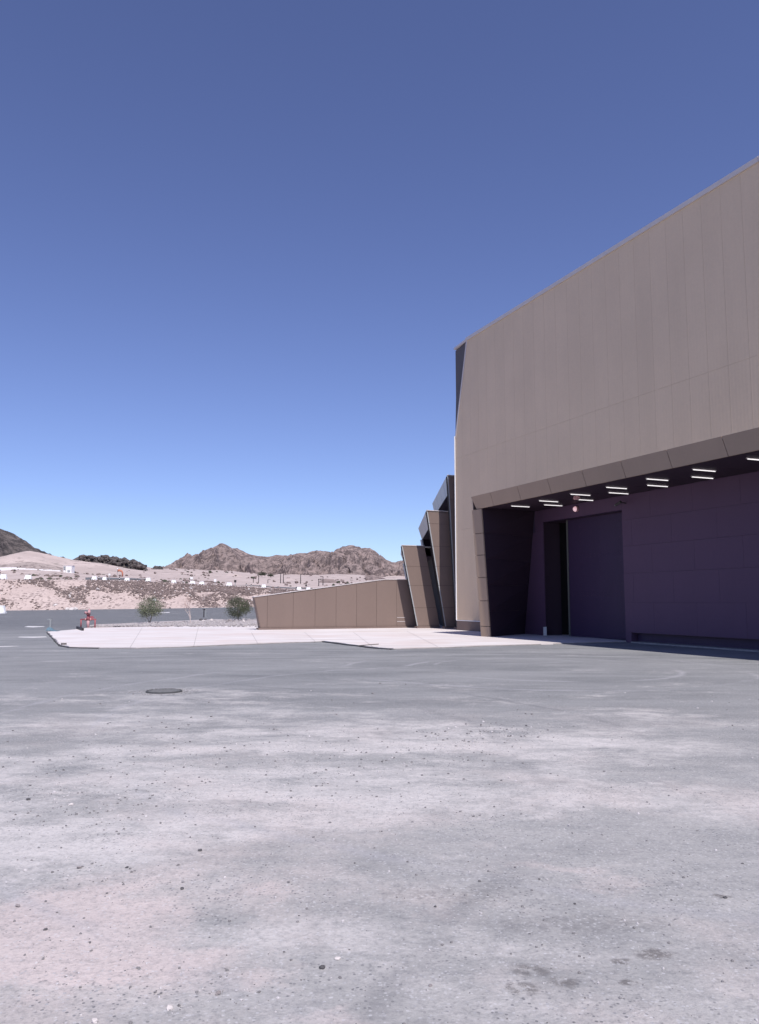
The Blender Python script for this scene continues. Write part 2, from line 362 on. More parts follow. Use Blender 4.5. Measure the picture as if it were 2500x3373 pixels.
def put_rock(mb, p, r, rnd):
    V, F = ROCKS[rnd.randrange(len(ROCKS))]; Rm = Matrix.Rotation(rnd.uniform(0, 6.28), 3, 'Z')
    mb.add([Rm @ v * r + p for v in V], F)

# ------------------------------------------------------------------ the setting: ground, yard, pad, berm, desert, hills
def toe_z(u): return interp(u, [(-800, 0.3), (0, 0.38), (500, 0.62), (850, 0.86), (1600, 1.0)])
def u_of(x, y): return 1250 + x / max(y, 1) * 2648
def yard_z(x, y):
    if y < 58: return 0.0
    f = min(1.0, (y - 58) / 46.0); f = f * f * (3 - 2 * f)
    return toe_z(u_of(x, y)) * f
ground = mesh('ground', [(-4000, -4000, -0.5), (4000, -4000, -0.5), (4000, 4000, -0.5), (-4000, 4000, -0.5)], [(0, 1, 2, 3)], 'sand')
tag(ground, kind='structure')
xs = [-180 + 4 * i for i in range(72)]; ys = [-40, -20, 0, 20, 40, 54, 58] + [58 + 2.5 * i for i in range(1, 21)]
V = [(x, y, yard_z(x, y)) for y in ys for x in xs]; nx = len(xs)
F = [(j * nx + i, j * nx + i + 1, (j + 1) * nx + i + 1, (j + 1) * nx + i) for j in range(len(ys) - 1) for i in range(nx - 1)]
tag(mesh('asphalt_yard', V, F, 'asphalt', None, True), kind='structure')

# pale concrete apron in front of the building
pad_img = [(159, 2084), (176, 2103), (200, 2128), (230, 2134.5), (330, 2136.5), (450, 2137), (631, 2131.5), (753, 2125.5), (900, 2120.5), (1068, 2114.5),
           (1120, 2121), (1176, 2128.5), (1248, 2137), (1294, 2139.5), (1400, 2136.5), (1542, 2131.5), (1700, 2126), (1864, 2121), (2082, 2115)]
edge = [G(u, v, 0.0) for u, v in pad_img]
dense = []
rj = random.Random(3)
for a, b in zip(edge, edge[1:]):
    k = max(2, int((b - a).length / 0.35))
    for i in range(k):
        p = a.lerp(b, i / k); j = 0.0 if i == 0 else 0.05
        dense.append(p + Vector((rj.uniform(-j, j), rj.uniform(-j, j) * 1.6, 0)))
dense.append(edge[-1])
rear = [B(9.5, 1.2, 0), B(0, 6.0, 0), Vector((14, 56, 0)), G(860, 2060.5, 0.03), G(650, 2062.5, 0.03), G(450, 2065, 0.03), G(290, 2068.5, 0.03), G(262, 2073, 0.03)]
poly = dense + [Vector((p.x, p.y, 0)) for p in rear]
n = len(poly)
bm = bmesh.new()
top = [bm.verts.new((p.x, p.y, PADZ)) for p in poly]; bot = [bm.verts.new((p.x, p.y, -0.1)) for p in poly]
bm.faces.new(top)
for i in range(n): bm.faces.new((bot[i], bot[(i + 1) % n], top[(i + 1) % n], top[i]))
bmesh.ops.recalc_face_normals(bm, faces=bm.faces[:])
me = bpy.data.meshes.new('concrete_apron'); bm.to_mesh(me); bm.free(); me.materials.append(M['concrete'])
pad = bpy.data.objects.new('concrete_apron', me); C.objects.link(pad); tag(pad, kind='structure')
# bitumen strip along two edges of the apron and a crumbled lip
def strip(pts, wid, z, name, mat, parent, jit=0.0):
    V = []; F = []; r2 = random.Random(5)
    for i, p in enumerate(pts):
        t = (pts[min(i + 1, len(pts) - 1)] - pts[max(i - 1, 0)]).normalized(); nn = Vector((t.y, -t.x, 0))
        a = wid * (1 + r2.uniform(-jit, jit))
        V += [Vector((p.x, p.y, z)), Vector((p.x, p.y, z)) + nn * a, Vector((p.x, p.y, z - 0.06)), Vector((p.x, p.y, z - 0.06)) + nn * a]
        if i:
            k = 4 * i; F += [(k - 4, k - 3, k + 1, k), (k - 3, k - 1, k + 3, k + 1), (k - 4, k, k + 2, k - 2)]
    return mesh(name, V, F, mat, parent)
def along(i0, i1, step=0.5):
    out = []
    for a, b in zip(edge[i0:i1], edge[i0 + 1:i1 + 1]):
        k = max(1, int((b - a).length / step)); out += [a.lerp(b, i / k) for i in range(k)]
    return out + [edge[i1]]
strip(along(0, 4), 0.06, 0.035, 'kerb_edge', 'bitumen', pad, 0.4)
strip(along(9, 13), 0.10, 0.035, 'kerb_edge', 'bitumen', pad, 0.6)
strip(along(13, 18), 0.07, 0.03, 'kerb_edge', 'slab_edge', pad, 0.8)
strip(along(4, 9), 0.06, 0.03, 'kerb_edge', 'slab_edge', pad, 0.8)

def joint(a, b):
    pa, pb = G(*a, PADZ), G(*b, PADZ); d_ = (pb - pa).normalized(); n_ = Vector((-d_.y, d_.x, 0)) * 0.007
    V = [p + Vector((0, 0, 0.004)) for p in (pa - n_, pb - n_, pb + n_, pa + n_)]
    mesh('expansion_joint', V, [(0, 1, 2, 3)], 'slab_edge', pad)
joint((250, 2096), (1330, 2087)); joint((222, 2116), (1160, 2107))
for a_, b_ in (((430, 2133), (470, 2068)), ((640, 2128), (655, 2066)), ((850, 2119), (830, 2084)), ((1040, 2113), (1005, 2083)), ((1230, 2131), (1165, 2082)), ((1440, 2130), (1340, 2080))): joint(a_, b_)
# gravel bed between the apron and the road
gb = [G(u, v, 0.02) for u, v in [(290, 2068), (312, 2060.5), (400, 2057.5), (500, 2051.5), (600, 2047.5), (700, 2043), (840, 2036.5), (1000, 2033)]]
gb += [Vector((16, 66, 0)), Vector((14, 55.5, 0)), G(860, 2060, 0.02), G(450, 2064.6, 0.02)]
bm = bmesh.new(); top = [bm.verts.new((p.x, p.y, 0.10)) for p in gb]; bot = [bm.verts.new((p.x, p.y, -0.2)) for p in gb]
bm.faces.new(top)
for i in range(len(gb)): bm.faces.new((bot[i], bot[(i + 1) % len(gb)], top[(i + 1) % len(gb)], top[i]))
bmesh.ops.recalc_face_normals(bm, faces=bm.faces[:])
me = bpy.data.meshes.new('gravel_bed'); bm.to_mesh(me); bm.free(); me.materials.append(M['gravel'])
o = bpy.data.objects.new('gravel_bed', me); C.objects.link(o); tag(o, kind='structure')
mb = MB(); rr = random.Random(11)
for _ in range(1500):
    u = rr.uniform(300, 900); lo = interp(u, [(290, 2068), (312, 2060.5), (400, 2057.5), (500, 2051.5), (600, 2047.5), (700, 2043), (840, 2036.5), (1000, 2033)])
    v = rr.uniform(lo + 0.5, 2062 if u < 860 else 2058)
    p = G(u, v, 0.1); put_rock(mb, p, rr.choice([0.04, 0.06, 0.08, 0.05, 0.11]), rr)
tag(mb.build('gravel_stones', 'grey_rubble'), 'loose grey stones strewn over the gravel bed beside the road', 'gravel', kind='stuff')

# desert terrain behind the road: berm, plateau and rising sand
ROWS = [(104.0, None),
        (113.5, [(-900, 1906), (0, 1909), (300, 1911.5), (450, 1915), (600, 1923), (750, 1931), (870, 1938), (1000, 1946), (1300, 1956), (1800, 1962)]),
        (116, [(-900, 1905), (0, 1908), (300, 1910.5), (450, 1914), (600, 1922), (750, 1930), (870, 1937), (1000, 1945), (1300, 1955), (1800, 1961)]),
        (200, [(-900, 1894), (0, 1897), (300, 1903), (600, 1917), (900, 1938), (1000, 1941), (1300, 1950), (1800, 1956)]),
        (320, [(-900, 1882), (0, 1886), (200, 1887), (300, 1893), (600, 1906), (900, 1928), (1000, 1932), (1200, 1936), (1800, 1950)]),
        (480, [(-900, 1868), (0, 1870), (300, 1876), (600, 1886), (900, 1906), (1200, 1912), (1800, 1940)]),
        (800, [(-900, 1862), (0, 1864), (300, 1866), (500, 1870), (600, 1873), (900, 1890), (1200, 1897), (1800, 1930)]),
        (1500, [(-900, 1860), (0, 1864), (500, 1871), (600, 1873), (900, 1888), (1200, 1895), (1800, 1930)])]
def terr_z(u, y):
    def row(k):
        yy, t = ROWS[k]
        return toe_z(u) if t is None else EYE + (HORIZON - interp(u, t)) / 2648 * yy
    if y <= ROWS[0][0]: return toe_z(u)
    for k in range(len(ROWS) - 1):
        if y <= ROWS[k + 1][0]:
            f = (y - ROWS[k][0]) / (ROWS[k + 1][0] - ROWS[k][0])
            return row(k) + (row(k + 1) - row(k)) * f
    return row(len(ROWS) - 1)
us = [-2600 + 20 * i for i in range(240)]
yl = [102.5, 104] + [104 + 0.95 * i for i in range(1, 11)] + [114.5, 116, 120, 126, 134, 145, 160, 180, 200, 230, 260, 290, 320, 350, 390, 430, 480, 540, 620, 700, 800, 1000, 1500, 2500]
V = []
for y in yl:
    for u in us:
        x = (u - 1250) / 2648 * y
        z = terr_z(u, y)
        if 104 < y < 114: z += 0.38 * noise.fractal(Vector((x * .35, y * .3, 2)), 1, 2, 4) * math.sin(math.pi * (y - 104) / 9.5)
        if y >= 120: z += (y / 300) ** 0.8 * 1.5 * noise.fractal(Vector((x * .02, y * .02, 5)), 1, 2, 5)
        if y < 104: z = -0.3
        V.append((x, y, z))
nu = len(us)
F = [(j * nu + i, j * nu + i + 1, (j + 1) * nu + i + 1, (j + 1) * nu + i) for j in range(len(yl) - 1) for i in range(nu - 1)]
o = mesh('desert_terrain', V, F, 'sand', None, True); tag(o, kind='structure')
o.data.materials.append(M['berm'])
for p in o.data.polygons:
    if p.index // (nu - 1) < 12: p.material_index = 1

# rubble on the berm: swathes of brown stones, thickest under the crest
mb = MB(); mbp = MB(); rr = random.Random(21)
def rubble_density(u, f):
    n1 = noise.fractal(Vector((u * 0.011, f * 2.2 + u * 0.004, 3)), 1, 2, 4)
    top_band = 1.0 if (u > 285 and f > 0.62 + 0.06 * math.sin(u * .03)) else 0.0
    sw1 = max(0, 1 - abs((u - 110) * 0.0042 - (1 - f)) / 0.22) if 60 < u < 290 else 0
    sw2 = max(0, 1 - abs((u - 260) / 40)) * (0.2 < f < 0.8)
    sw3 = max(0, 1 - abs((f - 0.55) - (u - 520) * -0.001) / 0.3) if u > 420 else 0
    return max(top_band, sw1, sw2, sw3 * 0.9) * 0.9 + n1 * 0.75
cnt = 0
while cnt < 16000:
    u = rr.uniform(-250, 1150); f = rr.random()
    if rr.random() * 0.95 + 0.10 > rubble_density(u, f): continue
    y = 104 + f * 9.5; x = (u - 1250) / 2648 * y
    z = terr_z(u, y) + 0.38 * noise.fractal(Vector((x * .35, y * .3, 2)), 1, 2, 4) * math.sin(math.pi * f)
    r = rr.choice([0.04, 0.05, 0.06, 0.07, 0.09, 0.11, 0.17]) * rr.uniform(.8, 1.2)
    put_rock(mb if rr.random() < 0.965 else mbp, Vector((x, y, z + r * 0.1)), r, rr); cnt += 1
tag(mb.build('rubble', 'rubble'), 'brown broken rock strewn down the sandy embankment across the road', 'rubble', kind='stuff')
tag(mbp.build('pale_rubble', 'white_stone'), 'pale stones mixed into the rock on the sandy embankment', 'rubble', kind='stuff')

def ridge(name, pts, yd, front, back, mat, amp, base_drop, du=4, freq=0.02, nj=26, rid=1.0):
    u0, u1 = pts[0][0], pts[-1][0]; n_u = int((u1 - u0) / du) + 1
    V = []; F = []; NJ = nj + 8
    for i in range(n_u):
        u = u0 + i * du; v = interp(u, pts); crest = at(u, v, yd); x = crest.x
        edgef = min(1.0, min(i, n_u - 1 - i) / 6)
        for j in range(NJ + 1):
            if j <= nj: f = j / nj; y = yd - front * (1 - f)
            else: f = 1 - (j - nj) / 8; y = yd + back * (1 - f)
            zb = terr_z(u_of(x, y), y) - base_drop - 0.011 * yd
            sh = f ** 1.25 * 0.75 + 0.25 * f
            z = zb + (crest.z - zb) * sh
            q = Vector((x * freq * 1.5 + 0.25 * y * freq, y * freq * 0.7, 7.3))
            g = noise.ridged_multi_fractal(q, 0.9, 2.1, 6, 1.0, 2.0) - 1.2
            h = noise.fractal(q * 3.1, 0.7, 2.1, 8)
            damp = (4 * f * (1 - f)) ** 1.1 if 0 < f < 1 else 0.0
            ae = amp * max(0.12, min(1.0, (crest.z - zb) / (0.045 * yd)))
            z += ae * (g * rid * damp * 0.8 + h * (0.35 * damp + 0.10 * (f > 0.5))) * edgef
            yo = amp * 0.8 * noise.fractal(q * 1.7 + Vector((9, 1, 4)), 1, 2, 4) * damp
            V.append((x + amp * 0.5 * noise.noise(q * 4) * damp, y + yo, z))
    k = NJ + 1
    F = [(i * k + j, (i + 1) * k + j, (i + 1) * k + j + 1, i * k + j + 1) for i in range(n_u - 1) for j in range(NJ)]
    o = mesh(name, V, F, mat); tag(o, kind='structure'); return o
ridge('mountain', [(540, 1876), (555, 1873), (565, 1867), (575, 1864), (590, 1865), (610, 1853), (640, 1836), (670, 1820), (700, 1805), (715, 1797), (735, 1791), (750, 1796), (765, 1806),
      (782, 1806), (795, 1813), (810, 1818), (830, 1826), (850, 1830), (870, 1833), (890, 1833), (910, 1829), (930, 1828), (950, 1829), (970, 1826), (1000, 1823), (1015, 1822), (1030, 1815),
      (1045, 1814), (1065, 1814), (1080, 1817), (1098, 1821), (1110, 1808), (1130, 1799), (1150, 1796), (1170, 1797), (1185, 1800), (1192, 1805), (1220, 1806), (1235, 1815), (1250, 1828),
      (1270, 1843), (1290, 1853), (1300, 1854), (1310, 1848), (1325, 1845), (1345, 1840), (1400, 1828), (1500, 1832), (1700, 1850), (2000, 1885)], 950, 260, 200, 'mountain', 15.0, 2.0, 2, 0.014, 70)
ridge('mountain', [(-1500, 1850), (-900, 1760), (-500, 1700), (-250, 1722), (0, 1742), (18, 1747), (39, 1756), (60, 1768), (79, 1779), (100, 1794), (115, 1806), (132, 1819), (160, 1838), (210, 1868), (240, 1880)],
      560, 170, 150, 'dark_rock', 8.0, 3.0, 3, 0.026, 50)
ridge('dune', [(-900, 1840), (-300, 1848), (0, 1840), (30, 1829), (60, 1822), (85, 1816), (100, 1815), (130, 1820), (160, 1825), (200, 1834), (240, 1844), (280, 1849), (330, 1855), (380, 1864), (430, 1874), (480, 1880)],
      400, 110, 120, 'sand', 2.2, 1.0, 4, 0.03, 26, 0.5)
ridge('rock_outcrop', [(232, 1850), (243, 1842), (255, 1835), (280, 1830), (300, 1830), (325, 1834), (340, 1829), (350, 1827), (365, 1834), (376, 1833), (398, 1842), (415, 1838), (430, 1845), (440, 1847), (446, 1844), (466, 1856), (482, 1872), (492, 1878)],
      470, 40, 40, 'dark_rock', 4.0, 1.5, 2, 0.08, 22)
ridge('rock_outcrop', [(498, 1876), (512, 1868), (520, 1864), (530, 1867), (540, 1876)], 640, 30, 30, 'dark_rock', 2.5, 1.0, 2, 0.08, 16)
ridge('rock_outcrop', [(190, 1840), (198, 1836), (206, 1835), (214, 1838), (220, 1843)], 430, 20, 20, 'dark_rock', 1.5, 1.0, 2, 0.1, 14)
ridge('dune', [(-500, 1870), (-200, 1860), (-60, 1856), (0, 1860), (40, 1857), (80, 1851), (120, 1852), (160, 1859), (200, 1868), (240, 1878)], 345, 45, 50, 'scree', 1.6, 1.0, 4, 0.05, 20, 0.6)
mb = MB(); rr = random.Random(77)
for pts, yd, k_ in (([(236, 1852), (255, 1838), (280, 1832), (300, 1831), (325, 1836), (340, 1831), (350, 1829), (365, 1836), (376, 1835), (398, 1844), (415, 1840), (430, 1847), (446, 1847), (466, 1858), (484, 1874)], 468, 130),
                    ([(503, 1875), (512, 1869), (520, 1866), (530, 1868), (537, 1875)], 638, 22), ([(193, 1839), (200, 1836), (208, 1836), (216, 1840)], 428, 12)):
    for _ in range(k_):
        u = rr.uniform(pts[0][0], pts[-1][0]); dv = abs(rr.gauss(0, 9)); p = at(u, interp(u, pts) + dv, yd - dv * 0.9)
        put_rock(mb, p, rr.uniform(0.6, 1.9) * yd / 470, rr)
tag(mb.build('boulders', 'dark_rock'), 'dark boulders heaped on the rock outcrops on the skyline', 'boulders', kind='stuff')
ridge('rocky_mound', [(1040, 1926), (1058, 1912), (1075, 1906), (1100, 1908), (1115, 1916), (1128, 1926)], 430, 40, 40, 'mountain', 2.0, 1.0, 3, 0.06, 16)
ridge('rocky_mound', [(915, 1920), (930, 1908), (950, 1904), (975, 1910), (1000, 1912), (1030, 1920)], 460, 50, 40, 'sand', 2.0, 1.0, 3, 0.06, 16)
ridge('rocky_mound', [(1190, 1912), (1210, 1898), (1230, 1893), (1255, 1900), (1275, 1910)], 520, 50, 40, 'mountain', 2.0, 1.0, 3, 0.06, 16)
ridge('rocky_mound', [(735, 1898), (755, 1888), (780, 1890), (800, 1898), (815, 1908)], 520, 40, 40, 'sand', 1.6, 1.0, 3, 0.06, 16)

# ------------------------------------------------------------------ the main hall
Z = Vector((0, 0, 1))
ROOF_Z = 16.3; S_END = 44.0; HOOD = -2.8
hall = thing('hangar_building', B(0, 0, 0), 'huge mauve and brown clad hall with a deep lit doorway porch', 'building')
s_hc, z_hc = onF(1549, 1637, HOOD)             # porch frame, outer top corner
s_hb, _ = onF(1583, 2093, HOOD)                # its foot
s_ic, z_ic = onF(1575, 1674, HOOD)             # inner top corner
s_ib, _ = onF(1604, 2095, HOOD)
HOOD_END = 38.0
# solid core behind the cladding (so that nothing is paper thin)
MB().hexa([B(0.02, 0.03, 9.6), B(S_END, 0.03, 9.6), B(S_END, 0.03, ROOF_Z - 0.05), B(1.5, 0.03, ROOF_Z - 0.05), B(0.02, 0.03, 11.0)], NV * 30).build('upper_core', 'clad_back', hall)
MB().hexa([B(0.02, 0.03, 0), B(5.4, 0.03, 0), B(5.4, 0.03, 9.6), B(0.02, 0.03, 9.6)], NV * 0.5).build('column_core', 'clad_back', hall)
MB().hexa([B(5.41, 0.03, z_hc - 0.1), B(S_END, 0.03, z_hc - 0.1), B(S_END, 0.03, 9.6), B(5.41, 0.03, 9.6)], NV * 0.5).build('lintel_core', 'clad_back', hall)
MB().hexa([B(0.03, 0.6, 0), B(0.03, 30, 0), B(0.03, 30, 9.6), B(0.03, 0.6, 9.6)], -DV * 0.3).build('end_wall', 'brown', hall)
MB().hexa([B(0.4, 30, 0), B(S_END, 30, 0), B(S_END, 30, 9.6), B(0.4, 30, 9.6)], -NV * 0.3).build('rear_wall', 'brown', hall)
# ribbed cladding panels, each 0.9 m wide, in three tiers
PW = 0.9; GAP = 0.003
def clad(s0, s1, z0, z1, tl=None):
    """one panel; tl cuts the top left corner: the left edge leans"""
    q = [B(s0 + GAP, 0, z0 + GAP), B(s1 - GAP, 0, z0 + GAP), B(s1 - GAP, 0, z1 - GAP), B((s0 if tl is None else tl) + GAP, 0, z1 - GAP)]
    slab('cladding_panel', q, NV * 0.05, 'clad', hall)
k = 0
zt = ROOF_Z - 0.12
while k * PW < S_END - 0.5:
    s0, s1 = k * PW, (k + 1) * PW
    if k == 0:   # leaning outer edge of the top tier
        MB().hexa([B(0.0, 0, 9.7 + GAP), B(s1 - GAP, 0, 9.7 + GAP), B(s1 - GAP, 0, 13.8), B(0.0, 0, 11.0)], NV * 0.05).build('cladding_panel', 'clad', hall)
    elif k == 1:
        MB().hexa([B(s0 + GAP, 0, 9.7 + GAP), B(s1 - GAP, 0, 9.7 + GAP), B(s1 - GAP, 0, zt), B(1.5, 0, zt), B(s0 + GAP, 0, 13.83)], NV * 0.05).build('cladding_panel', 'clad', hall)
    else:
        clad(s0, s1, 9.7, zt)
    # middle tier stops on the porch, lower tier is the column beside it
    if s1 < 5.5:
        clad(s0, s1, 5.6, 9.7); clad(s0, s1, 0.62, 5.6)
    else: clad(s0, s1, z_hc - 0.03, 9.7)
    k += 1
# end fold: dark triangular cheek of the top corner
MB().hexa([B(0.0, 0.02, 11.05), B(1.47, 0.02, zt), B(0.02, 0.16, zt - 0.05)], NV * 0.2 + DV * 0.0).build('corner_cheek', 'charcoal', hall)
MB().hexa([B(0.02, 0.12, 9.9), B(-0.06, 0.12, 9.9), B(-0.14, 0.16, zt - 0.1), B(0.02, 0.16, zt - 0.05)], NV * 0.3).build('corner_cheek', 'charcoal', hall)
# trims
MB().hexa([B(-0.10, -0.012, 0.62), B(0.012, -0.012, 0.62), B(0.012, -0.012, 11.0), B(-0.10, -0.012, 11.0)], NV * 0.5).build('corner_trim', 'steel', hall)
MB().tube([B(0.035, -0.045, 0.60), B(0.035, -0.045, 11.0)], 0.035, 8).build('corner_bead', 'white', hall)
MB().hexa([B(0.02, -0.03, 10.95), B(0.12, -0.03, 10.95), B(1.58, -0.03, zt), B(1.47, -0.03, zt)], NV * 0.06).build('corner_bead', 'coping', hall)
MB().hexa([B(1.45, -0.06, zt), B(21.5, -0.06, zt), B(21.5, -0.06, ROOF_Z + 0.06), B(1.45, -0.06, ROOF_Z + 0.06)], NV * 0.7).build('roof_coping', 'coping', hall)
MB().hexa([B(21.52, -0.06, zt), B(S_END, -0.06, zt), B(S_END, -0.06, ROOF_Z + 0.06), B(21.52, -0.06, ROOF_Z + 0.06)], NV * 0.7).build('roof_coping', 'coping', hall)
MB().hexa([B(-0.10, 0.03, zt - 0.04), B(1.44, 0.0, zt + 0.01), B(1.44, 0.0, ROOF_Z + 0.04), B(-0.10, 0.03, ROOF_Z - 0.05)], NV * 0.7).build('roof_coping', 'coping', hall)
MB().hexa([B(0.0, -0.02, 0.0), B(5.4, -0.02, 0.0), B(5.4, -0.02, 0.56), B(0.0, -0.02, 0.56)], NV * 0.4).build('plinth', 'plinth', hall)
MB().hexa([B(0.0, -0.05, 0.565), B(5.4, -0.05, 0.565), B(5.4, -0.05, 0.61), B(0.0, -0.05, 0.61)], NV * 0.2).build('flashing', 'white', hall)
MB().hexa([B(0.1, 0.2, ROOF_Z), B(S_END, 0.2, ROOF_Z), B(S_END, 29.8, ROOF_Z), B(0.1, 29.8, ROOF_Z)], -Z * 0.04).build('roof', 'roof', hall)

# porch frame: splayed fascia boards above, jamb boards at the side
fj = [(1549, 1575), (1612, 1620), (1701, 1709), (1800, 1808), (1914, 1922), (2042, 2051), (2193, 2203), (2375, 2386)]
fs = [s_hc]
for a, _ in fj[1:]:
    vtop = 1637 - 0.238 * (a - 1555); fs.append(onF(a, vtop, HOOD)[0])
while fs[-1] < HOOD_END: fs.append(fs[-1] + 2.22)
SPL = 0.13
zf0, zf1 = z_ic, z_hc
for i in range(len(fs) - 1):
    a, b = fs[i], fs[i + 1]
    la = a if i else a
    lo_a = s_ic - 0.25 if i == 0 else a + 0.10
    q = [B((s_hc + 0.30 if i == 0 else a + 0.10) + 0.012, HOOD + SPL, zf0), B(b + 0.10 - 0.012, HOOD + SPL, zf0), B(b - 0.012, HOOD, zf1), B(a + 0.012, HOOD, zf1)]
    slab('fascia_board', q, NV * 0.06, 'bronze', hall)
zj = [zf0 - 0.015]
for v in (1754, 1827, 1902, 1979, 2063): zj.append(onF(1590, v, HOOD)[1])
zj.append(0.02)
def jo(z):   # outer edge of the jamb at height z
    f = (zf1 - z) / zf1; return s_hc + (s_hb - s_hc) * f
def ji(z):
    f = (zf0 - z) / zf0; return s_ic + (s_ib - s_ic) * f
for a, b in zip(zj, zj[1:]):
    q = [B(jo(b), HOOD, b + 0.012), B(ji(b), HOOD + SPL, b + 0.012), B(ji(a), HOOD + SPL, a - 0.012), B(jo(a), HOOD, a - 0.012)]
    slab('jamb_board', q, NV * 0.06, 'bronze', hall)
MB().hexa([B(s_hc + 0.02, HOOD + 0.03, z_hc - 0.02), B(HOOD_END, HOOD + 0.03, z_hc - 0.02), B(HOOD_END, 0.0, z_hc - 0.02), B(s_hc + 0.02, 0.0, z_hc - 0.02)], -Z * 0.06).build('porch_roof', 'roof', hall)
MB().hexa([B(s_hc + 0.05, HOOD + 0.09, z_hc - 0.09), B(HOOD_END, HOOD + 0.09, z_hc - 0.09), B(HOOD_END, HOOD + 0.30, zf0 + 0.03), B(s_hc + 0.3, HOOD + 0.30, zf0 + 0.03)], NV * 0.05).build('fascia_core', 'back', hall)
# outer flank of the jamb (faces away) and the inner side wall
MB().hexa([B(jo(0), HOOD + 0.07, 0), B(5.5, 0.0, 0), B(5.9, 0.0, zf1 - .08), B(jo(zf1 - .08), HOOD + 0.07, zf1 - .08)], -DV * 0.05).build('porch_flank', 'brown', hall)
WQ = 0.5                                           # rear wall of the porch
s_ct, z_ct = onF(1759, 1685, WQ); s_cb, _ = onF(1733, 2004, WQ)
SOF = zf0 + 0.02
sb_foot = s_cb - 0.25
for f0, f1 in ((0, .2), (.2, .4), (.4, .6), (.6, .8), (.8, 1.0)):
    def sw(f, z0): 
        top = z0
        return top
    za, zb_ = SOF * f0 + 0.004, SOF * f1 - 0.004
    fr = lambda z: ji(z) + 0.02
    bk = lambda z: sb_foot + (s_ct - sb_foot) * (z / SOF)
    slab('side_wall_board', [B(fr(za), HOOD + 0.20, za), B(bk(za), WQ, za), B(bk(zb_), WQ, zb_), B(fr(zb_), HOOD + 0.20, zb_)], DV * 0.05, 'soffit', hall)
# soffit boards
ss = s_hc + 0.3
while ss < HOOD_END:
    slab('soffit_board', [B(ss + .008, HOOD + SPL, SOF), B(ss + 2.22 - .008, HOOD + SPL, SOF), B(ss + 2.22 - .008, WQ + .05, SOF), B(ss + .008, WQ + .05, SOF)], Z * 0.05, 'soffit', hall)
    ss += 2.22
# porch rear wall boards with the door opening
sd0, zd0 = onF(1786, 1717, WQ); sd1, zd1 = onF(2046, 1683, WQ)
DZ = 0.5 * (zd0 + zd1)
tiers = [0.40, 1.60, 2.78, 3.88, 4.95, SOF]
s_base = onF(2153, 2040, WQ)[0]
MB().hexa([B(sd1 + .0, WQ + 0.07, 0.38), B(HOOD_END, WQ + 0.07, 0.38), B(HOOD_END, WQ + 0.07, SOF), B(sd1, WQ + 0.07, SOF)], NV * 0.2).build('wall_core', 'doorskin', hall)
MB().hexa([B(5.5, WQ + 0.07, 0.0), B(sd0, WQ + 0.07, 0.0), B(sd0, WQ + 0.07, SOF), B(5.5, WQ + 0.07, SOF)], NV * 0.2).build('wall_core', 'doorskin', hall)
MB().hexa([B(sd0, WQ + 0.07, DZ), B(sd1, WQ + 0.07, DZ), B(sd1, WQ + 0.07, SOF), B(sd0, WQ + 0.07, SOF)], NV * 0.2).build('wall_core', 'doorskin', hall)
g = 0.003
for i in range(len(tiers) - 1):
    z0, z1 = tiers[i], tiers[i + 1]
    js = sorted([s_base + 2.22 * m_ + (1.11 if i % 2 else 0) for m_ in range(-3, 10)])
    js = [sd1] + [j for j in js if sd1 + 0.3 < j < HOOD_END] + [HOOD_END]
    for a, b in zip(js, js[1:]):
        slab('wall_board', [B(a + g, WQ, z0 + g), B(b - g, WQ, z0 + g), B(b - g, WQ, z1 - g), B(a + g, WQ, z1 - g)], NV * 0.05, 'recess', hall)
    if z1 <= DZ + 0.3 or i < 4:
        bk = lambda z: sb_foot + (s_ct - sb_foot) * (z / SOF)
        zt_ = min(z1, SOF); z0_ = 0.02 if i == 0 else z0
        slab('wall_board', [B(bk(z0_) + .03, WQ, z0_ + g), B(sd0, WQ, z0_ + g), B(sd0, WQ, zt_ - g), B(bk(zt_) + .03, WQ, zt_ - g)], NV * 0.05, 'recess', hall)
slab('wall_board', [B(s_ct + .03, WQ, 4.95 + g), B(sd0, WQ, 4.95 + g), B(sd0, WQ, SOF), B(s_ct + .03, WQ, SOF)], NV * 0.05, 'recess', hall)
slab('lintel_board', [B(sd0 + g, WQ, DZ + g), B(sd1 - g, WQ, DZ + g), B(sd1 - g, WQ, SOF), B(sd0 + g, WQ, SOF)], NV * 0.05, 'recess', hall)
# recessed dark base below the right wall, with its upright end post
MB().hexa([B(sd1 + 0.42, WQ + 0.25, -0.05), B(HOOD_END, WQ + 0.25, -0.05), B(HOOD_END, WQ + 0.25, 0.38), B(sd1 + 0.42, WQ + 0.25, 0.38)], NV * 0.2).build('base_recess', 'doorskin', hall)
MB().hexa([B(sd1 + 0.02, WQ - 0.02, 0.0), B(sd1 + 0.36, WQ - 0.02, 0.0), B(sd1 + 0.36, WQ - 0.02, 0.40), B(sd1 + 0.02, WQ - 0.02, 0.40)], NV * 0.5).build('end_post', 'recess', hall)
MB().hexa([B(sd1 + 0.5, WQ - 0.18, 0.0), B(HOOD_END, WQ - 0.18, 0.0), B(HOOD_END, WQ - 0.18, 0.055), B(sd1 + 0.5, WQ - 0.18, 0.055)], NV * 0.42).build('base_kerb', 'slab_edge', hall)
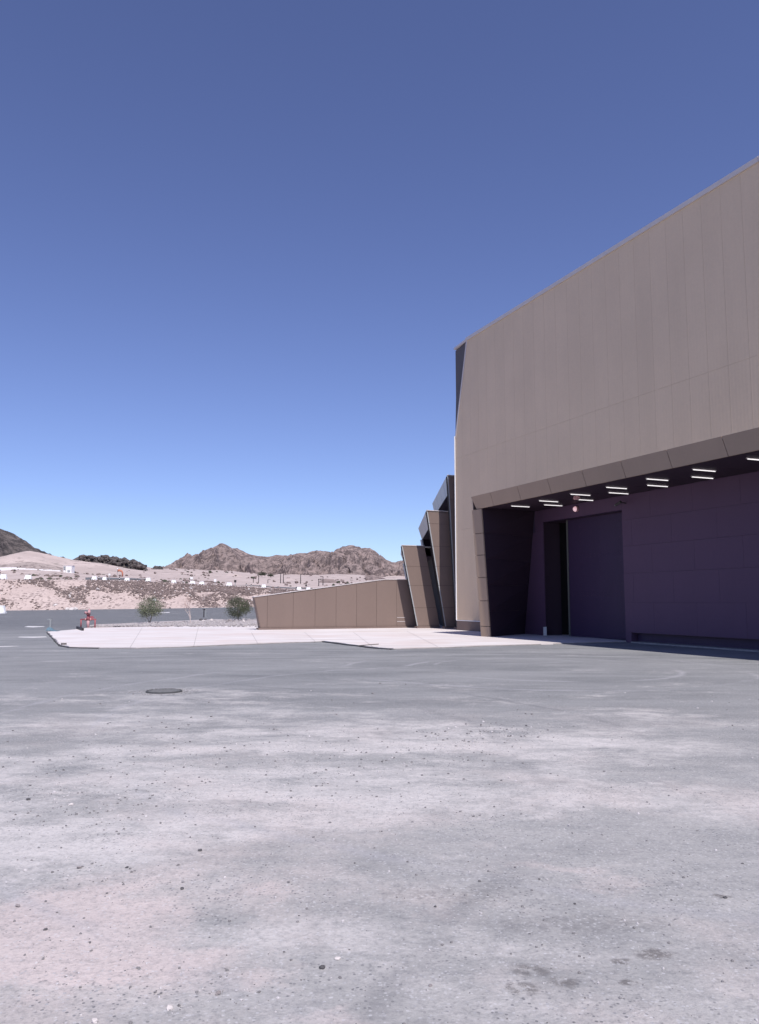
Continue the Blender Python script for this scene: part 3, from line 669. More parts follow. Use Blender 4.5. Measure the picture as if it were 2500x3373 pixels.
# door opening: reveals and head, sliding leaf with rivets, dark interior
RQ = WQ + 0.95
MB().hexa([B(sd0 - 0.0, WQ + 0.06, 0.0), B(sd0 - 0.0, RQ, 0.0), B(sd0 - 0.0, RQ, DZ), B(sd0 - 0.0, WQ + 0.06, DZ)], DV * 0.2).build('door_reveal', 'soffit', hall)
MB().hexa([B(sd0, WQ + 0.28, DZ), B(sd1, WQ + 0.28, DZ), B(sd1, RQ + .3, DZ), B(sd0, RQ + .3, DZ)], Z * 0.1).build('door_head', 'soffit', hall)
sl0, _ = onF(1870, 1900, WQ + 0.55)
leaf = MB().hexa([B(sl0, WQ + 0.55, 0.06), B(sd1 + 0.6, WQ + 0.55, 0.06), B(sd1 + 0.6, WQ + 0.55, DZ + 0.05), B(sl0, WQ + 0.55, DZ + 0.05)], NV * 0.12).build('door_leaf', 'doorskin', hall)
MB().hexa([B(sl0 - 0.02, WQ + 0.52, 0.06), B(sl0 + 0.09, WQ + 0.52, 0.06), B(sl0 + 0.09, WQ + 0.52, DZ), B(sl0 - 0.02, WQ + 0.52, DZ)], NV * 0.02).build('door_edge', 'door_trim', leaf)
riv = MB(); LW = sd1 - sl0
def rivet(s, z): riv.box(B(s, WQ + 0.54, z), (0.024, 0.02, 0.024), ang)
for c in (0.22, 0.52, 0.82):
    z = 0.4
    while z < DZ - 0.2: rivet(sl0 + LW * c, z); z += 0.33
for zz in (1.9, 2.02, 3.62, 3.74):
    s_ = sl0 + 0.3
    while s_ < sd1 - 0.1: rivet(s_, zz); s_ += 0.28
riv.build('rivets', 'recess', leaf)
MB().hexa([B(sd0 - 1.5, RQ + 1.5, 0), B(sd1 + 1.5, RQ + 1.5, 0), B(sd1 + 1.5, RQ + 1.5, SOF), B(sd0 - 1.5, RQ + 1.5, SOF)], NV * 0.2).build('inner_wall', 'back', hall)
MB().hexa([B(sd0 - 0.3, RQ, 0), B(sd0 - 0.3, RQ + 1.5, 0), B(sd0 - 0.3, RQ + 1.5, SOF), B(sd0 - 0.3, RQ, SOF)], DV * 0.2).build('inner_wall', 'back', hall)
MB().hexa([B(sd0 - 1.5, RQ + .3, DZ + .15), B(sd1 + 1.5, RQ + .3, DZ + .15), B(sd1 + 1.5, RQ + 1.6, DZ + .15), B(sd0 - 1.5, RQ + 1.6, DZ + .15)], Z * 0.2).build('inner_ceiling', 'back', hall)
MB().hexa([B(HOOD_END, HOOD, 0), B(HOOD_END, WQ, 0), B(HOOD_END, WQ, zf1), B(HOOD_END, HOOD, zf1)], -DV * 0.4).build('porch_flank', 'brown', hall)
adopt(hall)

# lit strip lights under the porch soffit
strips = [((1684.4, 1667.7), (1741, 1670.6), 'farthest lit strip light under the porch ceiling, alone above the dark side wall'),
          ((1776, 1650.5), (1835.5, 1654), 'lit porch strip light in the outer row, leftmost of that row'),
          ((1792, 1663.9), (1849.5, 1667), 'lit porch strip light in the inner row, left above the open doorway'),
          ((1879, 1628.6), (1941.6, 1633), 'lit porch strip light in the outer row, directly above the pink siren'),
          ((1892, 1645.5), (1951, 1650), 'lit porch strip light in the inner row, directly above the pink fire bell'),
          ((1996.4, 1606), (2062.6, 1611), 'lit porch strip light in the outer row, above the right door corner'),
          ((2005, 1623.6), (2067, 1628), 'lit porch strip light in the inner row, above the dark camera bracket'),
          ((2128.5, 1578.5), (2199, 1583.8), 'lit porch strip light in the outer row, third from the right edge'),
          ((2131.6, 1600), (2197.6, 1603.6), 'lit porch strip light in the inner row, second from the right'),
          ((2281.7, 1548), (2354.6, 1553.7), 'lit porch strip light in the outer row, second from the right edge'),
          ((2277.6, 1572), (2347.4, 1577), 'lit porch strip light in the inner row, rightmost of that row'),
          ((2458.8, 1512.5), (2520, 1517), 'lit porch strip light cut by the right edge of the picture')]
for (a, b, lab) in strips:
    def on_sof(u, v):
        rx, rz = ray(u, v); y = (SOF - 0.05 - EYE) / rz; return Vector((rx * y, y, SOF))
    p, q = on_sof(*a), on_sof(*b); mid = (p + q) / 2
    Ln = 0.95 if 'cut by' not in lab else 0.95
    t = thing('strip_light', mid, lab, 'strip light', 'lit strip lights under the porch ceiling')
    if 'cut by' in lab: mid = p + NV * 0.5; t.location = mid
    MB().box((0, 0, -0.012), (Ln + 0.06, 0.07, 0.02), ang).build('housing', 'coping', t)
    MB().box((0, 0, -0.042), (Ln, 0.026, 0.022), ang).build('tube', 'lamp', t)
# pink siren and fire alarm bell, camera bracket
def on_wall(u, v, q): s, z = onF(u, v, q); return B(s, q, z)
p = on_wall(1899, 1677, WQ)
t = thing('fire_bell', p, 'round pink fire alarm bell on the wall above the porch door', 'lamp')
mb = MB().tube([Vector((0, 0, 0)) - NV * 0.0, -NV * 0.1], 0.13, 14); mb.build('body', 'pink', t)
MB().tube([-NV * 0.1, -NV * 0.16, -NV * 0.19], [0.12, 0.09, 0.03], 14).build('dome', emit('pink_bell_glow', (1, 0.55, 0.62, 1), 0.55), t)  # bell face is given a pink glow though it is no lamp
rx, rz = ray(1898, 1640); y = (SOF - 0.12 - EYE) / rz; p = Vector((rx * y, y, SOF))
t = thing('siren', p, 'small pink siren hanging from the porch ceiling between strip lights', 'siren')
MB().tube([(0, 0, 0), (0, 0, -0.05)], 0.05, 10).build('base', 'steel', t)
MB().tube([(0, 0, -0.05), (0, 0, -0.15), (0, 0, -0.2)], [0.13, 0.15, 0.08], 12).build('horn', 'pink', t)
p = on_wall(2060, 1658, WQ)
t = thing('security_camera', p, 'dark security camera on a bracket right of the porch door', 'camera')
MB().tube([(0, 0, 0), -NV * 0.35 + Z * 0.04], 0.025, 6).build('bracket', 'dark_metal', t)
c0 = -NV * 0.35 + Z * 0.0
MB().tube([c0 + DV * 0.2 - Z * 0.06, c0 - DV * 0.12 + Z * 0.03], 0.06, 8).build('body', 'dark_metal', t)
MB().tube([c0 + DV * 0.2 - Z * 0.06, c0 + DV * 0.24 - Z * 0.07], 0.045, 8).build('lens', 'glass', t)
p = on_wall(1793.5, 2072, WQ - 0.05)
t = thing('folded_notice', B(onF(1793.5, 2080, WQ - .1)[0], WQ - 0.1, PADZ), 'small white board leaning by the left door jamb', 'board')
MB().box((0, 0, 0.2), (0.16, 0.04, 0.4), ang).build('sheet', 'white', t)

# ------------------------------------------------------------------ stepped annexes beyond the corner
def annex(label, t0, top_img, foot_img, end_y, end_u, width, panel_v, fascia_h, light):
    ql, zl = onT(*top_img, t0); P_top = B(-t0, ql, zl)
    qf, zf = onT(*foot_img, t0); P_foot = B(-t0, qf, 0)
    root = thing('stepped_annex', P_foot, label, 'annex', 'annexes stepping down beside the hall')
    end = at(end_u, 1978, end_y); e = Vector((end.x - P_top.x, end.y - P_top.y, 0))          # run of the side, away from the camera
    lean = (P_foot - P_top); lean.z = 0                                                     # top overhangs the foot
    Ht = zl
    def S(f, z, inn=0.0):    # point on the leaning side face: f along the run, inn = into the volume
        return P_top + e * f + lean * ((Ht - z) / Ht) + Vector((0, 0, z - Ht)) + NV * inn
    zs = [0.18] + [onT(top_img[0] + 20, v, t0)[1] for v in panel_v][::-1] + [Ht]
    # front boards (face the camera)
    for z0, z1 in zip(zs, zs[1:]):
        slab('wall_board', [S(0, z0 + .006, 0.07), S(0, z0 + .006, width), S(0, z1 - .006, width), S(0, z1 - .006, 0.07)], DV * 0.06, 'brown', root)
    slab('wall_core', [S(0, 0, 0.1) + DV * .07, S(0, 0, width - .02) + DV * .07, S(0, Ht - .03, width - .02) + DV * .07, S(0, Ht - .03, 0.1) + DV * .07], DV * 0.3, 'back', root)
    slab('plinth', [S(0, 0, -0.04) - DV * .05, S(0, 0, width) - DV * .05, S(0, 0.17, width) - DV * .05, S(0, 0.17, -0.04) - DV * .05], DV * 0.35, 'plinth', root)
    # side: near jamb, fascia, far jamb, all grey metal boards
    jz = [0.18] + [z for z in zs[1:-1]] + [Ht]
    fr = 0.045
    for z0, z1 in zip(jz, jz[1:]):
        slab('jamb_board', [S(0, z0 + .01) , S(fr, z0 + .01, 0.07), S(fr, z1 - .01, 0.07), S(0, z1 - .01)], NV * 0.065, 'grey_fascia', root)
    nb = 6; cuts = [0.0, 0.10, 0.24, 0.45, 0.68, 0.86, 1.0]
    for f0, f1 in zip(cuts, cuts[1:]):
        slab('fascia_board', [S(f0 + .003, Ht - fascia_h, 0.14), S(f1 - .003, Ht - fascia_h, 0.14), S(f1 - .003, Ht), S(f0 + .003, Ht)], NV * 0.05, 'grey_fascia', root)
    slab('far_jamb', [S(1.0, 0.0), S(0.97, 0.0, 0.12), S(0.97, Ht - fascia_h, 0.12), S(1.0, Ht - fascia_h)], NV * 0.1, 'grey_fascia', root)
    # recess behind: rear wall, soffit, far cheek, roof
    slab('rear_wall', [S(0.02, 0, width + .35), S(1.0, 0, width + .35), S(1.0, Ht - .05, width + .35), S(0.02, Ht - .05, width + .35)], NV * 0.2, 'back', root)  # black colour stands for the deep shade inside the recess
    slab('soffit', [S(0.02, Ht - fascia_h, 0.15), S(0.995, Ht - fascia_h, 0.15), S(0.995, Ht - fascia_h, width + .35), S(0.02, Ht - fascia_h, width + .35)], Z * 0.05, 'soffit', root)
    slab('far_cheek', [S(0.985, 0, 0.15), S(0.985, 0, width + .3), S(0.985, Ht - .06, width + .3), S(0.985, Ht - .06, 0.15)], DV * 0.05, 'soffit', root)
    slab('roof', [S(0.0, Ht - .02, 0.06), S(1, Ht - .02, 0.06), S(1, Ht - .02, width + 6), S(0, Ht - .02, width + 6)], -Z * 0.05, 'roof', root)
    MB().hexa([S(-0.004, Ht, -.01), S(1.0, Ht, -.01), S(1.0, Ht, 0.13), S(-0.004, Ht, 0.13)], Z * 0.04).build('coping', 'coping', root)
    MB().hexa([S(0, Ht, 0.08) - DV * .02, S(0, Ht, width), S(0, Ht, width) + DV * .1, S(0, Ht, 0.08) + DV * .1], Z * 0.04).build('coping', 'coping', root)
    adopt(root)
    if light:
        f, lab = light
        p = S(f, Ht - fascia_h, width * 0.45)
        tl = thing('strip_light', p, lab, 'strip light', 'lit strip lights under the annex eaves')
        MB().box((0, 0, -0.01), (0.95, 0.1, 0.018), ang).build('housing', 'coping', tl)
        MB().box((0, 0, -0.04), (0.9, 0.07, 0.036), ang).build('tube', 'lamp', tl)
    return root
annex('tallest brown annex, in shadow, close against the hall corner', 0.8, (1472, 1566), (1503, 2072), 59.5, 1425, 7.0, (1582, 1645), 0.85, (0.16, 'lit strip light under the eaves of the tallest annex'))
annex('middle brown annex, half in shadow, between its two neighbours', 2.0, (1403.5, 1682), (1466, 2068), 58.5, 1378, 7.0, (1725, 1799, 1865, 1928, 2002), 0.80, (0.12, 'lit strip light under the eaves of the middle annex'))
annex('lowest leaning brown annex, sunlit, beside the sloping wing wall', 3.4, (1321, 1797), (1374, 2068), 57.0, 1319, 1.5, (1865, 1928, 2002), 0.62, None)

# wing wall: sloping top, leaning free end
tw = 4.4
wing = thing('wing_wall', B(-tw, onT(858, 2079, tw)[0], 0), 'long low brown panelled wall with a sloping top and leaning end', 'wall')
top_pts = [(838, 1968), (882, 1961), (969, 1952.5), (1040, 1942), (1109, 1931.5), (1177, 1921.5), (1242, 1912.5), (1268, 1909.5), (1307, 1909.5), (1420, 1909.5)]
def wq(u, v): q, z = onT(u, v, tw); return q, z
foot_q = onT(859, 2076, tw)[0]
cuts = [838, 882.7, 968, 1040, 1109, 1176.5, 1242, 1305, 1420]
cuts = [(c, interp(c, top_pts)) for c in cuts]
for i in range(len(cuts) - 1):
    (ua, va), (ub, vb) = cuts[i], cuts[i + 1]
    qa, za = wq(ua, va); qb, zb = wq(ub, vb)
    q0 = foot_q if i == 0 else qa; q1 = qb
    pts = [B(-tw, q0 + (0.006 if i else 0), 0.17), B(-tw, q1 - .006, 0.17), B(-tw, qb - .006, zb)]
    if ua < 1268 < ub: qm, zm = wq(1268, 1909.5); pts.append(B(-tw, qm, zm))
    pts.append(B(-tw, qa + (0.006 if i else 0), za))
    slab('wall_board', pts, DV * 0.06, 'brown', wing)
qa, za = wq(840, 1967.7); qe, ze = wq(1415, 1909.5); qm, zm = wq(1268, 1909.5)
slab('wall_core', [B(-tw - .07, foot_q + .05, 0), B(-tw - .07, qe, 0), B(-tw - .07, qe, ze - .03), B(-tw - .07, qm, zm - .03), B(-tw - .07, qa + .05, za - .03)], DV * 0.25, 'back', wing)
slab('wall_end', [B(-tw + .0, foot_q - .02, 0.17), B(-tw - .38, foot_q - .02, 0.17), B(-tw - .38, qa - .03, za), B(-tw + .0, qa - .03, za)], NV * 0.05, 'brown', wing)
slab('rear_face', [B(-tw - .34, foot_q, 0.0), B(-tw - .34, qe, 0.0), B(-tw - .34, qe, ze), B(-tw - .34, qm, zm), B(-tw - .34, qa, za)], DV * 0.05, 'brown', wing)
slab('coping', [B(-tw + .03, qa - .05, za + .003), B(-tw + .03, qm, zm + .003), B(-tw - .42, qm, zm + .003), B(-tw - .42, qa - .05, za + .003)], Z * 0.035, 'coping', wing)
slab('coping', [B(-tw + .03, qm + .002, zm + .003), B(-tw + .03, qe, zm + .003), B(-tw - .42, qe, zm + .003), B(-tw - .42, qm + .002, zm + .003)], Z * 0.035, 'coping', wing)
slab('plinth', [B(-tw + .06, foot_q - .12, 0), B(-tw + .06, qe - .6, 0), B(-tw + .06, qe - .6, 0.16), B(-tw + .06, foot_q - .12, 0.16)], DV * 0.5, 'plinth', wing)
for v in (2046, 2059):
    qh0, zh = onT(1306, v - 11, tw); qh1, _ = onT(1333, v - 11, tw)
    slab('access_trim', [B(-tw + .015, qh0, zh), B(-tw + .015, qh1, zh), B(-tw + .015, qh1, zh + .03), B(-tw + .015, qh0, zh + .03)], DV * 0.02, 'coping', wing)
adopt(wing)

# ------------------------------------------------------------------ things on and beside the yard
# manhole cover: cast iron disc with a raised grid, in a ring
c = G(542, 2279)
t = thing('manhole_cover', c, 'round dark cast iron manhole cover with a raised grid in the dusty yard', 'manhole')
rad = 58 / 2648 * c.y
def ringpts(r, z, n=40): return [(r * math.cos(2 * math.pi * i / n), r * math.sin(2 * math.pi * i / n), z) for i in range(n)]
MB().add(ringpts(rad, -0.05) + ringpts(rad, 0.022) + ringpts(rad * 0.93, 0.028) + ringpts(rad * 0.93, 0.008),
         [(k * 40 + i, k * 40 + (i + 1) % 40, (k + 1) * 40 + (i + 1) % 40, (k + 1) * 40 + i) for k in range(3) for i in range(40)]).build('frame', 'iron_dark', t)
MB().add(ringpts(rad * 0.925, -0.05) + ringpts(rad * 0.925, 0.014), [tuple(range(40, 80))] + [(i, (i + 1) % 40, 40 + (i + 1) % 40, 40 + i) for i in range(40)]).build('lid', 'iron_dark', t)
mb = MB(); step = 0.055; k = int(rad / step) + 1
for i in range(-k, k + 1):
    for j in range(-k, k + 1):
        x, y = i * step, j * step
        if math.hypot(x, y) < rad * 0.84: mb.box((x, y, 0.021), (0.034, 0.034, 0.014), R(45) if (i + j) % 2 else R(0))
mb.build('tread_studs', 'iron', t)['kind'] = 'stuff'
# dusty bank round the cover
mb = MB(); rr = random.Random(31)
for _ in range(260):
    a = rr.uniform(0, 6.28); r = rad * rr.uniform(1.02, 1.9)
    put_rock(mb, c + Vector((r * math.cos(a), r * math.sin(a), 0.0)), rr.uniform(0.004, 0.013), rr)
tag(mb.build('manhole_grit', 'pebble'), 'loose grit lying around the manhole cover', 'grit', kind='stuff')

# loose stones of the yard: a mass of grit and pebbles, thicker in the dusty patches
mb = MB(); mbp = MB(); rr = random.Random(41)
patches = [(1300, 2480, 380, 80), (1650, 2420, 200, 40), (850, 2570, 330, 90), (250, 2560, 300, 130), (300, 2890, 300, 90), (250, 3150, 320, 150), (700, 3250, 350, 130),
           (1800, 2800, 600, 200), (1500, 2600, 700, 200), (2000, 3100, 500, 200), (1250, 2900, 900, 300), (300, 2700, 300, 120), (700, 2450, 500, 120)]
for _ in range(3600):
    if rr.random() < 0.8:
        pu, pv, su, sv = rr.choice(patches); u, v = rr.gauss(pu, su * 0.6), rr.gauss(pv, sv * 0.6)
    else: u, v = rr.uniform(-200, 2700), rr.uniform(2250, 3400)
    if v < 2200: continue
    if v > 2750 and rr.random() < 0.45: continue
    p = G(u, v); r = rr.choice([0.002, 0.0025, 0.003, 0.003, 0.004, 0.005, 0.008]) * (1 + max(0, p.y - 4) * 0.16)
    p.z = r * 0.25
    put_rock(mb if rr.random() < 0.72 else mbp, p, min(r, 0.022), rr)
tag(mb.build('loose_grit', 'pebble'), 'grey grit and pebbles strewn over the dusty yard', 'grit', kind='stuff')
tag(mbp.build('pale_grit', 'chip'), 'pale chips strewn over the dusty yard', 'grit', kind='stuff')
def stone(u, v, r, mat, label, seed, sq=0.65):
    V, F = rock_shape(r, random.Random(seed), 2, sq)
    o = mesh('stone', V, F, mat); p = G(u, v); o.location = (p.x, p.y, r * 0.28)
    tag(o, label, 'stone', 'larger stones lying loose on the yard'); return o
M['dark_stone'] = simple('dark_stone', (0.10, 0.095, 0.10), 0.9, 0.3, 30)
M['grey_stone'] = simple('grey_stone', (0.27, 0.24, 0.24), 0.9, 0.3, 30)
S1 = [(661, 2803, .022, 'dark_stone', 'lone round black stone on pale ground left of centre'), (602, 2929, .020, 'dark_stone', 'dark stone beside a small white chip, left of centre'),
      (262, 2860, .026, 'grey_stone', 'largest brown stone of the gravelly cluster at the left'), (60, 2986, .020, 'grey_stone', 'flat grey stone nearest the left edge'),
      (420, 2858, .014, 'dark_stone', 'thin dark stone right of the gravelly cluster'), (152, 3063, .014, 'dark_stone', 'black sliver of stone on the pink sand'),
      (1114, 3159, .019, 'white_stone', 'bright white stone in the lower middle foreground'), (1063, 3190, .022, 'dark_stone', 'long black stone left of the bright white stone'),
      (560, 3322, .022, 'white_stone', 'pale stone at the edge of the pink sand, lowest but one'), (314, 3366, .022, 'white_stone', 'white stone cut by the bottom edge'),
      (1416, 3248, .013, 'grey_stone', 'pale wedge shaped stone right of the bright white stone'), (720, 3275, .018, 'grey_stone', 'flat stone with a dark underside in the lower foreground'),
      (235, 2652, .03, 'white_stone', 'white block on the pale dust at the left'), (95, 2635, .03, 'dark_stone', 'small dark stone on the dust near the left edge'),
      (2388, 2958, .02, 'dark_stone', 'flat black stone near the right edge'), (1892, 2978, .013, 'dark_stone', 'single dark stone in the right foreground'),
      (1432, 2987, .012, 'dark_stone', 'small black stone right of the centre line'), (1170, 2844, .012, 'dark_stone', 'tiny black stone just left of the centre line')]
for i, (u, v, r, m_, lab) in enumerate(S1): stone(u, v, r * 0.7, m_, lab, 100 + i, 0.5)

# red fire monitor on its stand
p = G(291, 2068, 0.04)
t = thing('fire_monitor', p, 'red fire water monitor on a pipe frame at the apron edge', 'fire monitor')
sc_ = p.y / 2648
def tb(name, pts, r, mat, par, n=10): return MB().tube(pts, r, n).build(name, mat, par, True)
W1 = 23 * sc_; H1 = 0.50
tb('leg', [(-W1, 0, 0), (-W1, 0, H1)], 0.045, 'red', t); tb('leg', [(W1, 0, 0), (W1, 0, H1)], 0.045, 'red', t)
bar = tb('crossbar', [(-W1 - .05, 0, H1), (W1 + .05, 0, H1)], 0.045, 'red', t)
tb('flange', [(-0.17, 0, H1), (-0.13, 0, H1)], 0.09, 'pink', bar); tb('flange', [(0.13, 0, H1), (0.17, 0, H1)], 0.09, 'pink', bar)
tb('riser', [(0, 0, 0), (0, 0, H1 - .03)], 0.085, 'pink', t); tb('valve', [(0, 0, H1 - .03), (0, 0, H1 + .10), (0, 0, H1 + .3)], [0.11, 0.10, 0.085], 'red', t)
tb('flange', [(0, 0, H1 + .28), (0, 0, H1 + .32)], 0.13, 'red', t)
hd = tb('monitor_head', [(0, 0, H1 + .32), (0.03, 0, H1 + .42), (0.05, 0, H1 + .55)], [0.1, 0.09, 0.07], 'pink', t)
tb('outlet', [(-0.06, -0.04, H1 + .36), (-0.10, -0.16, H1 + .42), (-0.13, -0.22, H1 + .40)], [0.06, 0.07, 0.075], 'pink', hd); tb('outlet', [(0.08, -0.04, H1 + .36), (0.09, -0.16, H1 + .42), (0.09, -0.22, H1 + .40)], [0.06, 0.07, 0.075], 'pink', hd)
tb('nozzle', [(0.05, 0, H1 + .5), (0.02, 0.05, H1 + .62)], [0.06, 0.045], 'pink', hd)
MB().add([(0.16 * math.cos(a * .5236) + 0.2, -0.02, H1 + .12 + 0.09 * math.sin(a * .5236)) for a in range(12)] , [tuple(range(12))]).build('hand_wheel', 'red', t)
# bent signpost with a small arm at the left corner of the apron, blue sheet at its foot
p = G(167, 2077, 0.02)
t = thing('bent_post', p, 'grey steel post with a short side plate at the left apron corner', 'post')
hh = 38 / 2648 * p.y
MB().box((0, 0, hh / 2), (0.085, 0.06, hh)).build('post', 'steel', t)
MB().box((-0.10, 0, hh - 0.03), (0.14, 0.05, 0.05)).build('arm', 'steel', t)
p = G(176, 2080, 0.03); rr = random.Random(9); V = []; F = []
for j in range(7):
    for i in range(15):
        fx, fy = i / 14 - .5, j / 6 - .5
        z = 0.20 * math.exp(-((fx + .3) ** 2) * 9 - fy * fy * 7) + 0.05 * noise.noise(Vector((i * .6, j * .8, 2))) + 0.03
        V.append((fx * 0.6, fy * 0.5, max(0.012, z)))
F = [(j * 15 + i, j * 15 + i + 1, (j + 1) * 15 + i + 1, (j + 1) * 15 + i) for j in range(6) for i in range(14)]
o = mesh('blue_sheet', V, F, 'blue'); o.location = p
mo = o.modifiers.new('thick', 'SOLIDIFY'); mo.thickness = 0.01
tag(o, 'crumpled blue plastic sheet at the foot of the bent post', 'sheet')
# dark timber lying on the apron edge, short plank, thin stick
def plank(name, a, b, w_, h_, mat, lab, cat):
    pa, pb = G(*a, PADZ), G(*b, PADZ); d_ = pb - pa
    o = MB().box((0, 0, h_ / 2), (d_.length, w_, h_), math.atan2(d_.y, d_.x)).build(name, mat); o.location = (pa + pb) / 2
    return tag(o, lab, cat)
plank('timber', (256, 2071), (274, 2077.5), 0.12, 0.14, 'black', 'short black timber lying on the apron left of the red monitor', 'timber')
plank('plank', (203, 2124), (220, 2124), 0.06, 0.07, 'timber', 'small grey plank lying on the apron by its near left corner', 'plank')
plank('stick', (1180, 2128), (1248, 2123), 0.035, 0.03, 'timber', 'thin pale stick lying across the broken apron edge', 'stick')

# ------------------------------------------------------------------ trees and planting
def limb(mb, p, d, L, r, depth, rnd, tips, spread=0.55, up=0.12):
    pts = [p]; n_ = 4
    for i in range(n_):
        d = (d + Vector((rnd.gauss(0, .12), rnd.gauss(0, .12), up * .4))).normalized(); pts.append(pts[-1] + d * (L / n_))
    mb.tube(pts, [r * (1 - .5 * i / n_) for i in range(n_ + 1)], 6)
    tips.append((pts[-1], depth))
    if depth == 0: return
    for _ in range(rnd.choice([2, 3, 3])):
        nd = (d + Vector((rnd.gauss(0, spread), rnd.gauss(0, spread), rnd.gauss(up, .25)))).normalized()
        limb(mb, pts[rnd.choice([2, 3, 4])], nd, L * rnd.uniform(.6, .85), r * .55, depth - 1, rnd, tips, spread, up)
def leafquad(mb, p, size, rnd, asp=2.2):
    a = Vector((rnd.gauss(0, 1), rnd.gauss(0, 1), rnd.gauss(0, 1))).normalized(); b = a.cross(Vector((rnd.gauss(0, 1), rnd.gauss(0, 1), rnd.gauss(0, 1)))).normalized()
    a *= size * asp / 2; b *= size / 2
    mb.add([p - a, p - b, p + a, p + b], [(0, 1, 2, 3)])
def tree(u, vb, vt, wpx, z0, label, seed, leafmat, barkmat, n_leaf, stems=3, depth=3, lsize=0.035, cyf=0.6, ch=0.42):
    p = G(u, vb, z0); H = (vb - vt) / 2648 * p.y; Wd = wpx / 2648 * p.y / 2; rnd = random.Random(seed)
    t = thing('desert_tree', p, label, 'tree', 'small trees in the gravel bed')
    mb = MB(); tips = []
    for i in range(stems):
        d = Vector((rnd.gauss(0, .3), rnd.gauss(0, .3), 1)).normalized()
        limb(mb, Vector((rnd.uniform(-.03, .03), rnd.uniform(-.03, .03), -0.03)), d, H * 0.34, 0.026, depth, rnd, tips)
    mb.build('trunk', barkmat, t)
    cr = MB(); cz = H * cyf; clumps = []
    for _ in range(46):
        while True:
            q = Vector((rnd.uniform(-1, 1), rnd.uniform(-1, 1), rnd.uniform(-1, 1)))
            if 0.25 < q.length < 1.0 and noise.noise(q * 1.7 + Vector((seed, 0, 0))) > -0.25: break
        clumps.append(Vector((q.x * Wd, q.y * Wd, cz + q.z * H * ch)))
    for _ in range(n_leaf):
        c_ = rnd.choice(clumps); s_ = Wd * 0.24
        leafquad(cr, c_ + Vector((rnd.gauss(0, s_), rnd.gauss(0, s_), rnd.gauss(0, s_ * .8))), lsize * rnd.uniform(.6, 1.4), rnd)
    for _ in range(n_leaf // 12):      # wispy outer sprigs
        q = Vector((rnd.gauss(0, 1), rnd.gauss(0, 1), rnd.gauss(0.2, 1))).normalized()
        b0 = Vector((q.x * Wd * .9, q.y * Wd * .9, cz + q.z * H * ch * .95))
        for k in range(3): leafquad(cr, b0 + q * 0.05 * k, lsize * .5, rnd, 4)
    cr.build('crown', leafmat, t)
    return t
tree(494, 2052.5, 1972, 74, 0.1, 'wispy pale green young tree, nearest the red monitor', 3, 'leafpale', 'bark', 6500, 3, 3, 0.03, 0.63, 0.36)
tree(786, 2043.5, 1970, 74, 0.1, 'round dense green young tree, nearest the wing wall', 5, 'leaf', 'bark', 6000, 2, 3, 0.036, 0.58, 0.42)
p = G(630, 2051, 0.1)
t = thing('bare_tree', p, 'nearly bare pale young tree between two green ones', 'tree', 'small trees in the gravel bed')
mb = MB(); tips = []; rnd = random.Random(12)
limb(mb, Vector((0, 0, -.03)), Vector((-.05, 0, 1)), 0.8, 0.035, 3, rnd, tips, 0.4, 0.3); limb(mb, Vector((0, 0, .3)), Vector((-.35, 0, 1)).normalized(), 0.6, 0.024, 2, rnd, tips, 0.45, 0.3)
mb.build('trunk', 'palebark', t)
cr = MB()
for tp, dp in tips:
    if dp <= 1:
        for _ in range(7): leafquad(cr, tp + Vector((rnd.gauss(0, .06), rnd.gauss(0, .06), rnd.gauss(0.02, .07))), 0.028, rnd)
cr.build('crown', 'leafdry', t)
# marker post pair in its rocks, rock heaps
p = G(676, 2036, 0.1)
t = thing('marker_post', p, 'dark twin bar marker standing in rocks between the trees', 'marker')
hh = 30 / 2648 * p.y
for dx in (-0.09, 0.09): MB().box((dx, 0, hh / 2), (0.07, 0.06, hh)).build('bar', 'steel' if dx > 0 else 'black', t)
MB().box((0, 0, hh - 0.06), (0.2, 0.05, 0.1)).build('plate', 'black', t); MB().box((-0.16, 0, hh - 0.03), (0.12, 0.05, 0.05)).build('arm', 'black', t)
HEAPS = [(664, 2044, .17, 'dark_stone', 'black rock at the foot of the twin bar marker, left'), (678, 2042, .15, 'dark_stone', 'black rock at the foot of the twin bar marker, right'),
         (671, 2047, .12, 'white_stone', 'pale rock in front of the twin bar marker'), (697, 2044, .15, 'white_stone', 'white rock right of the twin bar marker'),
         (750, 2051, .14, 'grey_stone', 'leftmost rock of the brown heap before the round tree'), (760, 2047, .2, 'grey_stone', 'tallest rock of the brown heap before the round tree'),
         (771, 2051, .16, 'grey_stone', 'rightmost rock of the brown heap before the round tree'), (805, 2049, .14, 'white_stone', 'flat pale rock right of the round tree foot'),
         (645, 2049, .11, 'white_stone', 'pale rock between bare tree and marker'), (598, 2033, .13, 'white_stone', 'lone white rock on the road behind the trees')]
for i, (u, v, r, m_, lab) in enumerate(HEAPS):
    V, F = rock_shape(r, random.Random(200 + i), 2, 0.65); o = mesh('rock', V, F, m_); q = G(u, v, 0.1); o.location = (q.x, q.y, 0.1 + r * .2)
    tag(o, lab, 'rock', 'rocks set in the gravel bed')
for i, (u, v, r, lab) in enumerate([(225, 2003, .3, 'left white rock at the foot of the embankment'), (239, 2003, .35, 'middle white rock at the foot of the embankment'), (252, 2000, .3, 'right white rock at the foot of the embankment'),
                                    (186, 1995, .25, 'pale boulder partway up the embankment, left'), (324, 1944, .28, 'pale boulder high on the embankment above the monitor')]):
    V, F = rock_shape(r, random.Random(240 + i), 2, 0.6); o = mesh('rock', V, F, 'white_stone')
    y = 103.4 if i < 3 else 104 + 9.5 * ((1 - (v - 1909) / 100)); o.location = ((u - 1250) / 2648 * y, y, terr_z(u, y) + r * .25)
    tag(o, lab, 'rock', 'pale rocks on the embankment')

